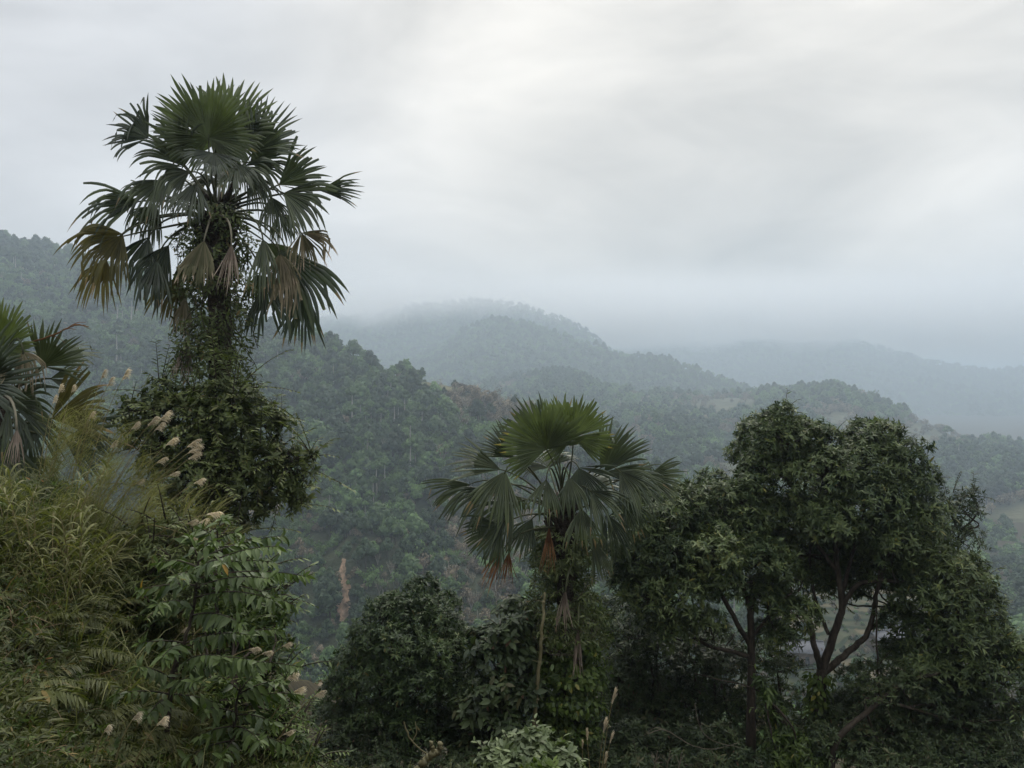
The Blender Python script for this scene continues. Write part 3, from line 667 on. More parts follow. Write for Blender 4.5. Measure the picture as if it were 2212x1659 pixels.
big_fronds = [
  # u, v, dy, angle, toward, R, half, face, droop, material, broken
  (451, 297, -.35, 84, 8, 124, 160, .85, .12, 'palm_fresh', .0, dict(tint=(.0, .35), split=.58)),
  (494, 290, .1, 62, 0, 122, 150, .8, .15, 'palm_fresh', .0, dict(tint=(.1, .6), split=.62)),
  (425, 300, .2, 112, -5, 112, 70, .9, .15, 'palm', .0),
  (550, 327, -.1, 50, 0, 122, 62, .95, .18, 'palm', .03),
  (540, 350, .3, 20, 0, 115, 60, .7, .5, 'palm', .05),
  (321, 299, -.1, 152, 0, 98, 62, .9, .35, 'palm', .35, dict(ragged=.5, tint=(0, .4))),
  (397, 360, -.3, 128, 5, 118, 55, .9, .55, 'palm', .12),
  (410, 372, -.5, 200, 20, 108, 40, .8, 1.6, 'palm', .15),
  (352, 390, -.2, 225, 10, 110, 45, .8, 1.0, 'palm', .1),
  (425, 395, -.6, 262, 25, 92, 34, .9, .5, 'palm', .05, dict(tint=(0, .5))),
  (462, 330, -.6, 276, 30, 66, 70, 1, .3, 'palm', .05, dict(tint=(0, .4))),
  (510, 352, -.55, 292, 25, 80, 42, 1, .4, 'palm', .05),
  (525, 360, -.4, 340, 15, 96, 40, .9, .7, 'palm', .08),
  (545, 375, -.3, 305, 15, 92, 32, .8, .9, 'palm', .1),
  (602, 400, -.1, 30, 0, 122, 42, .9, .35, 'palm', .03),
  (690, 412, 0, 8, 0, 96, 27, .9, .35, 'palm', .03),
  (612, 417, -.4, -22, 10, 128, 48, .85, .55, 'palm', .08, dict(tint=(.2, .9))),
  (585, 425, -.2, -70, 10, 95, 45, .8, .8, 'palm', .1),
  (602, 462, .1, -60, 0, 75, 60, .8, .8, 'palm', .1),
  (300, 436, -.2, 184, 5, 136, 34, .85, .75, 'palm', .15, dict(tint=(.1, .9))),
  (340, 448, .1, 230, 0, 88, 50, .7, 1.2, 'palm', .2),
  (318, 420, .4, 168, 0, 80, 50, .7, .8, 'palm', .1),
  (266, 506, -.3, 218, 10, 128, 58, .9, .95, 'palm_olive', .15, dict(tint=(.1, .8), tip=.35)),
  (262, 512, -.1, 186, 0, 100, 22, .7, .6, 'palm_tan', .3, dict(tint=(0, .5))),
  (322, 512, .0, 245, 0, 118, 48, .7, 1.2, 'palm', .15, dict(tint=(0, .5))),
  (365, 529, -.1, 243, 5, 142, 33, .8, .7, 'palm', .08, dict(tint=(0, .45), tip=.3)),
  (230, 560, .2, 250, 0, 105, 40, .8, .6, 'palm_olive', .1, dict(tint=(.2, .9))),
  (441, 519, -.75, 262, 15, 104, 42, 1, .6, 'palm_tan', .05, dict(tint=(.0, .45), tip=.55, pale=True, split=.6, hz=-.0, label='faded yellow-green frond with dry tips hanging in front of the trunk')),
  (500, 527, -.85, 271, 12, 112, 21, 1, .4, 'palm_dead', .0, dict(DEAD)),
  (568, 515, -.7, 280, 12, 128, 24, 1, .6, 'palm', .12, dict(tip=.65, tint=(.3, .97), split=.42, ragged=.25)),
  (604, 548, -.5, 282, 10, 86, 40, .9, .8, 'palm_tan', .1, dict(tint=(.2, .9), tip=.7)),
  (651, 503, -.2, 305, 5, 92, 62, .9, 1.0, 'palm_tan', .3, dict(ragged=.45, tint=(.0, .8), tip=.6)),
  (600, 537, -.3, 311, 0, 168, 30, .9, .55, 'palm', .08, dict(tint=(.0, .6), tip=.3)),
  (655, 620, .1, 268, 0, 122, 26, .9, .3, 'palm', .0, dict(tint=(0, .6), tip=.3, **{'from': (600, 540), 'fdy': 0})),
  (572, 610, .1, 282, 0, 112, 36, .9, .4, 'palm', .0, dict(tint=(0, .5))),
  (389, 593, .0, 250, 0, 96, 34, .9, .5, 'palm_olive', .1, dict(tint=(0, .5))),
  (620, 560, -.5, 272, 8, 110, 26, .9, .5, 'palm_tan', .2, dict(ragged=.4, tint=(.3, .97), tip=.6)),
  (340, 560, -.4, 262, 8, 105, 30, .9, .5, 'palm', .2, dict(ragged=.35, tint=(0, .6), tip=.4)),
  (400, 640, -.2, 265, 0, 80, 24, .9, .5, 'palm_tan', .1, dict(tint=(.2, .9))),
  (405, 730, -.3, 262, 0, 85, 18, .9, .4, 'palm_dead', .0, dict(label='dead dry frond hanging down', petiole=False, **{'from': (430, 700), 'fdy': -.2})),
]
tall, tall_heart, tall_base = fan_palm('tallest fan palm, standing above the ridge with a vine-covered trunk, left of centre', 470, 13, 462, big_fronds, trunk_r=.2, trunk_u=452, extra=7, Rpx=116)
mid_fronds = [
  (1238, 945, -.5, 92, 8, 100, 140, 1, .05, 'palm_fresh', .0, dict(tint=(.1, .7), split=.6)),
  (1180, 970, -.7, 118, 12, 116, 105, 1, .12, 'palm_fresh', .02, dict(tint=(.0, .35), split=.58)),
  (1205, 950, .3, 95, -10, 98, 60, 1, .02, 'palm_fresh', .0, dict(tint=(.7, .97))),
  (1175, 955, .1, 135, 0, 112, 45, .8, .2, 'palm', .05),
  (1297, 1012, -.2, 58, 0, 118, 36, .9, .15, 'palm', .05, dict(tint=(.4, .9))),
  (1303, 1022, -.4, 28, 8, 112, 46, .9, .4, 'palm', .05, dict(tint=(.2, .7))),
  (1398, 1032, 0, 2, 0, 86, 44, .85, .5, 'palm', .05, dict(tint=(.4, .96))),
  (1338, 1018, -.7, -40, 15, 104, 52, .9, .9, 'palm', .12, dict(tint=(.2, .95))),
  (1350, 1040, -.2, -10, 8, 100, 60, .7, .8, 'palm', .1),
  (1082, 1015, -.3, 160, 5, 118, 30, .6, .55, 'palm', .05, dict(tint=(.5, .97))),
  (1110, 990, .2, 140, 0, 90, 40, .6, .4, 'palm', .05),
  (1016, 1046, -.2, 197, 5, 94, 42, .85, .7, 'palm', .1, dict(tint=(.3, .95))),
  (1092, 1018, -.8, 248, 18, 122, 52, .9, .9, 'palm', .12, dict(tint=(.3, .97), tip=.15)),
  (1060, 1060, -.4, 205, 10, 105, 50, .8, .9, 'palm', .12, dict(tint=(.1, .8))),
  (1110, 1090, -.3, 215, 10, 100, 60, .8, .9, 'palm', .15, dict(tint=(0, .7), tip=.2)),
  (1084, 1136, -.4, 212, 8, 88, 72, 1, .4, 'palm', .05, dict(tint=(0, .45))),
  (1150, 1120, -.2, 235, 8, 88, 50, .9, .8, 'palm', .1, dict(tint=(0, .5))),
  (1180, 1035, -1.0, 262, 20, 90, 48, .9, .9, 'palm', .35, dict(tint=(.3, .97))),
  (1228, 1030, -1.0, 284, 20, 84, 44, .9, .9, 'palm', .35, dict(tint=(.2, .9))),
  (1250, 1010, -.6, 300, 15, 90, 80, 1, .4, 'palm', .1, dict(tint=(0, .4))),
  (1275, 1060, -.8, 318, 18, 96, 55, .9, .8, 'palm', .2, dict(tint=(.2, .9))),
  (1256, 1098, -.8, 272, 12, 92, 50, .9, .7, 'palm', .2, dict(tint=(.4, .97), tip=.25)),
  (1278, 1162, -.6, 292, 8, 84, 26, .9, .5, 'palm', .1, dict(tint=(.3, .95), tip=.2)),
  (1310, 1110, -.3, 290, 5, 100, 45, .9, .7, 'palm', .1, dict(tint=(0, .4))),
  (1345, 1075, .1, 300, 0, 88, 45, .9, .8, 'palm', .1, dict(tint=(0, .4))),
  (1088, 1186, -.3, 236, 5, 86, 22, .9, .45, 'palm_rust', .1, dict(DEAD0, label='dead rusty frond hanging from the lower crown', **{'from': (1200, 1140)})),
  (1100, 1190, -.2, 262, 5, 70, 24, .9, .5, 'palm_rust', .1, dict(DEAD0, label='dead rusty frond hanging from the lower crown', **{'from': (1200, 1145)})),
  (1186, 1136, -.8, 270, 8, 94, 17, 1, .5, 'palm_rust', .0, dict(DEAD0, label='dead orange-brown frond hanging in front of the trunk')),
  (1222, 1274, -.85, 264, 5, 86, 22, 1, .5, 'palm_dead', .0, dict(DEAD0, tint=(0, .5), label='dead grey-brown frond hanging on the vine-covered trunk', **{'from': (1240, 1210), 'fdy': -.3})),
  (1249, 1356, -.85, 268, 3, 96, 13, 1, .5, 'palm_dead', .0, dict(DEAD0, tint=(0, .35), label='narrow dead brown frond hanging lowest on the trunk', **{'from': (1250, 1300), 'fdy': -.4})),
]
midp, mid_heart, mid_base = fan_palm('middle fan palm with rusty hanging fronds, in front of the wooded slope', 1215, 15, 1112, mid_fronds, trunk_r=.2, trunk_u=1222, extra=5, Rpx=104, dk=.62, hk=.72)
left_fronds = [
  (-6, 752, -.3, 88, 5, 112, 120, 1, .1, 'palm_fresh', .0, dict(tint=(.3, .9), split=.62)),
  (91, 792, -.2, 46, 5, 110, 58, .95, .15, 'palm', .05, dict(tint=(.4, .97))),
  (108, 818, .1, 5, 0, 72, 38, .7, .2, 'palm', .05, dict(tint=(.4, .97))),
  (112, 905, -.1, 28, 0, 146, 45, .9, .3, 'palm_olive', .08, dict(tint=(.0, .6), tip=.2)),
  (-40, 830, -.5, 22, 10, 150, 60, .9, .2, 'palm', .05, dict(tint=(.1, .5))),
  (20, 870, -.3, 330, 10, 120, 60, .9, .5, 'palm', .1, dict(tint=(.2, .8))),
  (60, 900, .2, 300, 5, 120, 55, .9, .6, 'palm', .1, dict(tint=(0, .5))),
  (-20, 940, .0, 280, 5, 130, 50, .9, .5, 'palm', .1, dict(tint=(0, .5))),
  (50, 760, -.5, 285, 10, 88, 60, .8, 1.2, 'palm_tan', .5, dict(tint=(.3, .97), ragged=.5, tip=.6)),
  (36, 925, -.9, 277, 10, 98, 26, 1, .4, 'palm_dead', .15, dict(DEAD, tint=(0, .6), label='dead grey frond hanging low on the palm')),
  (140, 950, .2, 355, 0, 120, 40, .8, .5, 'palm', .1, dict(tint=(0, .5))),
]
leftp, left_heart, left_base = fan_palm('fan palm cut off by the left edge of the view, above the grassy bank', -40, 9.3, 900, left_fronds, ground_z=-2.6, trunk_r=.18, extra=6, Rpx=125, tname='fan_palm')

# ------------------------------------------------------------------ broadleaf trees, shrubs and climbers
LEAF_L = leaf_tpl(.26, .1, .18)              # lance-shaped
LEAF_O = leaf_tpl(.42, .1, .15)              # oval
LEAF_S = leaf_tpl(.30, .1, .1, seg=1)        # simple, for far or tiny leaves
def rosettes(mb, tips, dirs, k, L, tpl, tint, spread=(45, 85), up=.35, wob=.25):
    n = len(tips); t = np.repeat(tips, k, 0); d = np.repeat(nrm(dirs), k, 0)
    r = rand_dirs(n*k); perp = nrm(r - d*np.sum(r*d, 1, keepdims=True))
    el = np.radians(rng.uniform(spread[0], spread[1], n*k))[:, None]
    ld = d*np.cos(el) + perp*np.sin(el); ld[:, 2] -= .12
    nn = d*.7 + vec(0, 0, up) + rng.normal(size=ld.shape)*wob
    s = L*rng.uniform(.65, 1.2, n*k)
    pos = t - d*(rng.uniform(0, .5, n*k)*L*1.1)[:, None]
    tt = np.clip(np.repeat(tint, k) + rng.normal(size=n*k)*.12, 0, .96)
    tt = np.where(rng.random(n*k) < .006, 1.0, tt)
    mb.scatter(tpl, pos, ld, nn, s, tt)
def blob_tips(blobs, dens, inner=.6, squash=.9, rough=.22):
    """leaf tips on the upper shells of the clumps, gathered in small tufts"""
    tips = []; dirs = []
    C_ = np.array([b[0] for b in blobs]); Rr = np.array([b[1] for b in blobs])
    for c, r in blobs:
        n = int(4*math.pi*r*r*dens); d = rand_dirs(n, .3)
        q = d*2.3/max(r, .3)*.35 + c*.7
        bump = 1 + rough*np.sin(d[:, 0]*5.3+c[2]*9)*np.cos(d[:, 1]*4.7-c[0]*7) + .16*np.sin(d[:, 0]*11+c[0]*5)*np.sin(d[:, 2]*12+c[1]*5) + rng.normal(size=n)*.035
        rad = r*bump*np.where(rng.random(n) < .86, rng.uniform(.84, 1.04, n), rng.uniform(.45, .85, n))
        # tufts: drop the tips that fall between them
        tuft = np.sin(d[:, 0]*8.5+c[0]*31)*np.sin(d[:, 1]*8.5+c[1]*17)*np.sin(d[:, 2]*8.5+c[2]*23)
        keep = (np.abs(tuft) > .10) | (rng.random(n) < .45)
        keep &= rng.random(n) < np.clip(.45+.8*(d[:, 2]+.35), .22, 1)
        p = c + d*rad[:, None]*vec(1, 1, squash)
        D = np.linalg.norm(p[:, None]-C_[None], axis=2)/Rr[None]
        ok = keep & ((D.min(1) > inner) | (rng.random(n) < .10))
        tips.append(p[ok]); dirs.append(nrm(d[ok]+vec(0, 0, .45)+rng.normal(size=(ok.sum(), 3))*.3))
    bid = np.concatenate([np.full(len(t_), i_) for i_, t_ in enumerate(tips)]); blob_tips.ids = bid
    return np.concatenate(tips), np.concatenate(dirs)
def behind(blobs, dy=1.1, k=1.05, every=1):
    """a second, farther layer of clumps so that a crown has depth"""
    out = list(blobs)
    for i, (c, r) in enumerate(blobs):
        if i % every == 0: out.append((c + vec(rng.normal()*.15, dy*rng.uniform(.8, 1.3), rng.normal()*.12-.1), r*k))
    return out
def shoots(mb, wood, blobs, n, L0, L1, leaf, tpl, tint=(.4, .9), outdir=None):
    """twigs with leaves in two rows that stick out of the crown"""
    for k in range(n):
        c, r = blobs[rng.integers(len(blobs))]; d = rand_dirs(1, .25)[0]
        if outdir is not None: d = nrm(d*.6+np.asarray(outdir))
        L = rng.uniform(L0, L1); a = c + d*r*.8; e = c + d*(r+L)+vec(0, 0, -.12*L); path = bez(a, (a+e)/2+vec(0, 0, .14*L), e, 8)
        wood.tube(path, np.linspace(.008, .003, 8), 4)
        m = int((r*.2+L)/(leaf*.32)); f = np.linspace(.15, 1, m); pp = np.stack([np.interp(f*7, range(8), path[:, i]) for i in range(3)], -1)
        t = nrm(np.gradient(path, axis=0)); tv = np.stack([np.interp(f*7, range(8), t[:, i]) for i in range(3)], -1)
        side = nrm(np.cross(tv, vec(0, 0, 1)))*np.where(np.arange(m) % 2, 1, -1)[:, None]
        mb.scatter(tpl, pp, tv*.7+side+vec(0, 0, -.1)+rng.normal(size=pp.shape)*.15, np.tile(vec(0, 0, 1), (m, 1))+rng.normal(size=pp.shape)*.3, leaf*rng.uniform(.7, 1.1, m), rng.uniform(tint[0], tint[1], m))
def limb(wood, pts, r0, r1, sides=7):
    pts = np.array(pts, float); n = max(12, len(pts)*5); s = np.linspace(0, len(pts)-1, n)
    # catmull-rom through the points
    Pd = np.vstack([2*pts[0]-pts[1], pts, 2*pts[-1]-pts[-2]]); out = []
    for x in s:
        i = min(int(x), len(pts)-2); f = x-i; p0, p1, p2, p3 = Pd[i:i+4]
        out.append(.5*((2*p1)+(-p0+p2)*f+(2*p0-5*p1+4*p2-p3)*f*f+(-p0+3*p1-3*p2+p3)*f**3))
    out = np.array(out) + rng.normal(size=(n, 3))*min(r0, .03)*.25
    wood.tube(out, np.linspace(r0, r1, n), sides)
def B(u, v, r, d): return (P(u, v, d), r/F*d)
DENS = 3.2
def tree(name, label, cat, base, blobs, limbs, leaf=.14, tpl=LEAF_L, mat='leaf_tree', dens=22, k=8, tint=(.35, .2), n_shoots=20, shoot=(.15, .35), inner=.62, twigs=6, bark='bark', group=None, sub=True, spread=(45, 85), squash=.9, thin=.012, deep=False, rough=.22):
    root = thing(name, label, cat, base, group)
    w = MB()
    for l in limbs: limb(w, l[0], l[1], l[2])
    ends = [np.array(l[0])[-1] for l in limbs] + [np.array(l[0])[len(l[0])//2] for l in limbs]
    for c, r in blobs:
        e = min(ends, key=lambda q: np.linalg.norm(q-c)+max(0, q[2]-c[2])*1.5)
        mid = (e+c)/2+vec(0, 0, -.1*r)+rng.normal(size=3)*.1
        limb(w, [e, mid, c], max(thin*2.2, .02), thin, 5)
        for _ in range(twigs):
            d = rand_dirs(1, .2)[0]; limb(w, [c-d*r*.1, c+d*r*.45+rng.normal(size=3)*.05*r, c+d*r*.88], thin, .004, 4)
    m = MB(); t, d = blob_tips(behind(blobs) if deep else blobs, dens*DENS, inner, squash, rough)
    ids = blob_tips.ids; off = rng.normal(0, .13, ids.max()+1); ti = np.clip(rng.normal(tint[0], tint[1], len(t)) + off[ids], 0, .93)
    sel = rng.random(len(t))                      # big, middle and small tufts
    for lo, hi, kk, fs in ((0, .3, k+2, 1.15), (.3, .75, k, .92), (.75, 1, max(4, k-3), .68)):
        q = (sel >= lo) & (sel < hi); rosettes(m, t[q], d[q], kk, leaf*fs, tpl, ti[q], spread)
    shoots(m, w, blobs, n_shoots, shoot[0], shoot[1], leaf, tpl)
    w.build('trunk', M[bark], root, smooth=True); m.build('crown', M[mat], root)
    return root
def gz(x, y): return ground(x, y).item()
def onground(u, d): x = (u-CU)/F*d; return vec(x, d, gz(x, d)-.15)
def S(*uv, d=17): return [P(a[0], a[1], d+(a[2] if len(a) > 2 else 0)) for a in uv]

def right_trees():
    D = 17
    # the large tree with forked trunk
    b = [B(1694, 888, 24, D), B(1690, 940, 50, D), B(1745, 950, 48, D+.3), B(1790, 950, 32, D), B(1650, 965, 38, D), B(1640, 1010, 45, D+.2), B(1612, 1050, 38, D-.1), B(1700, 1030, 80, D+.5), B(1780, 1030, 75, D-.3),
         B(1878, 962, 34, D), B(1910, 945, 42, D+.2), B(1885, 1010, 70, D), B(1950, 985, 52, D), B(1968, 1050, 62, D-.2), B(1890, 1090, 75, D-.5), B(1975, 1130, 70, D-.3), B(1930, 1180, 60, D-.6), B(1640, 1110, 60, D+.4),
         B(1790, 1130, 60, D-.7), B(1720, 1120, 55, D+.6), B(1840, 1160, 55, D+.8), B(1960, 1230, 50, D), B(2000, 1190, 60, D+.3), B(1850, 1060, 60, D+.9), B(1680, 1180, 50, D+.7), B(1580, 1110, 40, D+.3),
         B(1740, 1240, 45, D+1.1), B(1900, 1250, 40, D+1.2), B(1800, 1200, 60, D+1.6), B(1860, 1210, 55, D+1.7), B(1780, 1270, 45, D+1.8), B(1840, 1270, 40, D+1.9), B(1910, 1200, 50, D+1.5)]
    base = onground(1770, D)
    fork = P(1776, 1444, D)
    L_ = [([base, P(1770, 1560, D), fork], .15, .115),
          (S((1776, 1450), (1758, 1392), (1748, 1340, .3), (1700, 1280, .5), (1660, 1200, .6), (1640, 1110, .5)), .075, .03),
          (S((1776, 1446), (1805, 1360), (1819, 1306), (1807, 1214), (1800, 1120), (1790, 1020)), .1, .03),
          (S((1817, 1312), (1857, 1262, -.2), (1936, 1256, -.3), (1998, 1273, -.2)), .06, .025),
          (S((1780, 1452), (1811, 1427), (1844, 1398), (1873, 1369), (1886, 1327), (1894, 1280), (1925, 1180), (1950, 1080)), .085, .03),
          (S((1817, 1300), (1835, 1220, .2), (1860, 1130, .3), (1880, 1000, .2)), .05, .02),
          (S((1805, 1230), (1750, 1150, .3), (1720, 1050, .3), (1700, 960)), .05, .018),
          (S((1790, 1370), (1760, 1290, .6), (1750, 1200, .8), (1760, 1090, .6)), .045, .02),
          (S((1876, 1362), (1930, 1310, .4), (1990, 1230, .4)), .035, .015)]
    tree('broadleaf_tree', 'largest broadleaf tree, forked trunk with two high crowns, right of the middle palm', 'tree', base, b, L_, leaf=.13, dens=36, k=8, tint=(.42, .24), n_shoots=110, shoot=(.08, .3), deep=True)
    # the lower, rounder tree beside it
    b = [B(1395, 1140, 55, D-1), B(1450, 1120, 50, D-1), B(1500, 1090, 48, D-.6), B(1550, 1075, 42, D-.5), B(1600, 1085, 45, D-.2), B(1370, 1200, 55, D-1.2), B(1430, 1200, 70, D-1.2), B(1530, 1150, 60, D-.6), B(1600, 1150, 60, D-.3),
         B(1350, 1260, 42, D-1), B(1400, 1290, 62, D-1.4), B(1470, 1290, 65, D-1.4), B(1545, 1200, 60, D-1.5), B(1560, 1260, 50, D-1.3), B(1640, 1210, 55, D-.9), B(1690, 1230, 42, D-1), B(1660, 1290, 45, D-.6), B(1530, 1350, 40, D-1.2),
         B(1440, 1360, 50, D-1.1), B(1500, 1230, 50, D-.2), B(1720, 1330, 50, D-.9), B(1690, 1380, 40, D-.8)]
    base = onground(1622, D-.6)
    L_ = [([base, P(1622, 1560, D-.6), P(1623, 1494, D-.6), P(1622, 1350, D-.6), P(1625, 1256, D-.6)], .12, .06),
          (S((1622, 1400, -.6), (1560, 1290, -.8), (1500, 1220, -.8), (1430, 1180, -1)), .06, .02),
          (S((1622, 1330, -.6), (1600, 1230, -.5), (1590, 1130, -.4)), .05, .02),
          (S((1622, 1380, -.6), (1660, 1330, -.7), (1700, 1290, -.9)), .04, .02),
          (S((1622, 1420, -.6), (1500, 1380, -1), (1420, 1290, -1.2)), .05, .02)]
    tree('broadleaf_tree', 'rounded broadleaf tree right behind the middle palm, leaning into the largest tree', 'tree', base, b, L_, leaf=.13, dens=36, k=8, tint=(.40, .24), n_shoots=90, shoot=(.08, .28), deep=True)
    # twiggy tree to the right
    b = [B(2050, 1090, 34, D+.6), B(2085, 1110, 38, D+.6), B(2075, 1170, 45, D+.6), B(2040, 1140, 38, D+.8), B(2100, 1070, 22, D+.6), B(2090, 1230, 40, D+.3)]
    base = onground(2075, D+.6)
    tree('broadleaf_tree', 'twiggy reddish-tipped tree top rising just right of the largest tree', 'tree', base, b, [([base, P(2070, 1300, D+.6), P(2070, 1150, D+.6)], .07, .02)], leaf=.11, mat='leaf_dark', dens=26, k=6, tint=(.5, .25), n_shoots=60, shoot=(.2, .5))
    b = [B(2060, 1240, 55, D-1), B(2105, 1260, 48, D-1), B(2120, 1310, 45, D-1), B(2060, 1310, 60, D-1.2), B(2010, 1290, 42, D-1), B(2140, 1360, 45, D-1.1), B(2080, 1380, 65, D-1.3), B(2010, 1370, 45, D-1.1), B(2170, 1410, 42, D-1.2), B(2110, 1440, 55, D-1.5),
         B(2200, 1400, 35, D-1.6), B(2215, 1450, 45, D-1.6), B(1990, 1440, 40, D-1.2), B(2040, 1450, 50, D-1.3), B(2170, 1480, 55, D-1.7)]
    base = onground(2036, D-1)
    L_ = [([base, P(2036, 1635, D-1), P(2034, 1500, D-1), P(2050, 1400, D-1)], .09, .05), (S((2034, 1480, -1), (2065, 1460, -1.1), (2123, 1456, -1.2)), .04, .015),
          (S((2040, 1450, -1), (2070, 1350, -1), (2080, 1280, -1)), .04, .02)]
    tree('broadleaf_tree', 'leafy tree at the right edge, lower than the largest tree and in front of it', 'tree', base, b, L_, leaf=.13, dens=34, k=8, tint=(.42, .24), n_shoots=80, shoot=(.08, .28), deep=True)
    # long low leaning branch tree
    base = onground(1790, D-1.8)
    b = [B(1900, 1500, 35, D-1.6), B(1960, 1480, 38, D-1.6), B(1860, 1590, 40, D-1.5), B(1930, 1560, 45, D-1.3), B(2010, 1520, 48, D-1.5), B(1990, 1600, 55, D-1.5), B(1900, 1640, 50, D-1.6), B(2080, 1540, 55, D-1.4), B(2060, 1620, 60, D-1.5), B(2150, 1590, 60, D-1.6), B(2200, 1550, 40, D-1.8), B(2200, 1640, 50, D-1.9), B(1960, 1560, 50, D-.6), B(2080, 1480, 45, D-.6), B(2140, 1520, 50, D-.8), B(1880, 1570, 45, D-.5), B(1940, 1640, 60, D-.6), B(2100, 1590, 60, D-.6), B(2030, 1560, 55, D-.4)]
    L_ = [([base, P(1807, 1602, D-1.8), P(1873, 1540, D-1.8), P(1940, 1485, D-1.7), P(2030, 1450, D-1.6)], .075, .03), (S((1900, 1515, -1.8), (1970, 1530, -1.7), (2060, 1560, -1.6)), .04, .02), (S((1873, 1540, -1.8), (1900, 1600, -1.6), (1990, 1640, -1.6)), .03, .015)]
    tree('leaning_tree', 'low tree with a long leaning limb and small dark leaves, below the right-edge tree', 'tree', base, b, L_, leaf=.10, mat='leaf_dark', dens=40, k=8, tint=(.5, .25), n_shoots=90, shoot=(.1, .35), inner=.4, deep=True)
    # dark trees filling the shade below
    b = [B(1360, 1380, 60, D+1), B(1420, 1440, 70, D+1), B(1340, 1470, 65, D+1), B(1500, 1430, 60, D+1), B(1400, 1540, 75, D+1), B(1490, 1530, 70, D+1), B(1570, 1450, 60, D+.8), B(1580, 1560, 65, D+.8), B(1320, 1580, 60, D+1), B(1440, 1630, 70, D+.9), B(1550, 1640, 65, D+.9), B(1330, 1650, 60, D+1)]
    base = onground(1400, D+1)
    L_ = [([onground(u, D+1), P(u+rng.uniform(-8, 8), 1560, D+1), P(u+rng.uniform(-25, 25), 1440, D+1), P(u+rng.uniform(-50, 50), 1370, D+1)], .03, .012) for u in (1335, 1352, 1375, 1400, 1440, 1480, 1512, 1548, 1575)]
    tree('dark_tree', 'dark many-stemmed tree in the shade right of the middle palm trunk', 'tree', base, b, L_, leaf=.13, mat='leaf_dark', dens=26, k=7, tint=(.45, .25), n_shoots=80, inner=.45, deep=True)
    b = [B(1650, 1430, 45, D+.6), B(1700, 1450, 42, D+.8), B(1690, 1520, 50, D+.6), B(1640, 1520, 50, D+.5), B(1720, 1590, 48, D+.4), B(1650, 1600, 55, D+.4), B(1830, 1520, 36, D+.5), B(1850, 1560, 40, D+.4), B(1700, 1650, 50, D+.3), B(1840, 1630, 45, D+.5)]
    base = onground(1690, D+.6)
    tree('broadleaf_tree', 'mid green bushy young tree behind the trunk of the largest tree', 'tree', base, b, [([base, P(1690, 1560, D+.6), P(1680, 1450, D+.6)], .06, .02)], leaf=.12, dens=26, k=7, tint=(.45, .2), n_shoots=60)
    # thin bare stem
    root = thing('slender_tree', 'very thin straight stem with few leaves between the forked trunk and the right-edge tree', 'tree', onground(1900, D-.4)); w = MB()
    limb(w, [onground(1902, D-.4), P(1903, 1540, D-.4), P(1896, 1440, D-.4), P(1893, 1320, D-.4), P(1900, 1230, D-.4)], .03, .012)
    limb(w, S((1896, 1440, -.4), (1912, 1420, -.4), (1925, 1405, -.4)), .01, .005); m = MB(); bb = [B(1903, 1330, 22, D-.4), B(1925, 1405, 18, D-.4), B(1885, 1395, 14, D-.4), B(1900, 1250, 24, D-.4)]
    t, d = blob_tips(bb, 18, .1); rosettes(m, t, d, 6, .12, LEAF_L, np.full(len(t), .5)); w.build('trunk', M['bark'], root, smooth=True); m.build('crown', M['leaf_tree'], root)
right_trees()

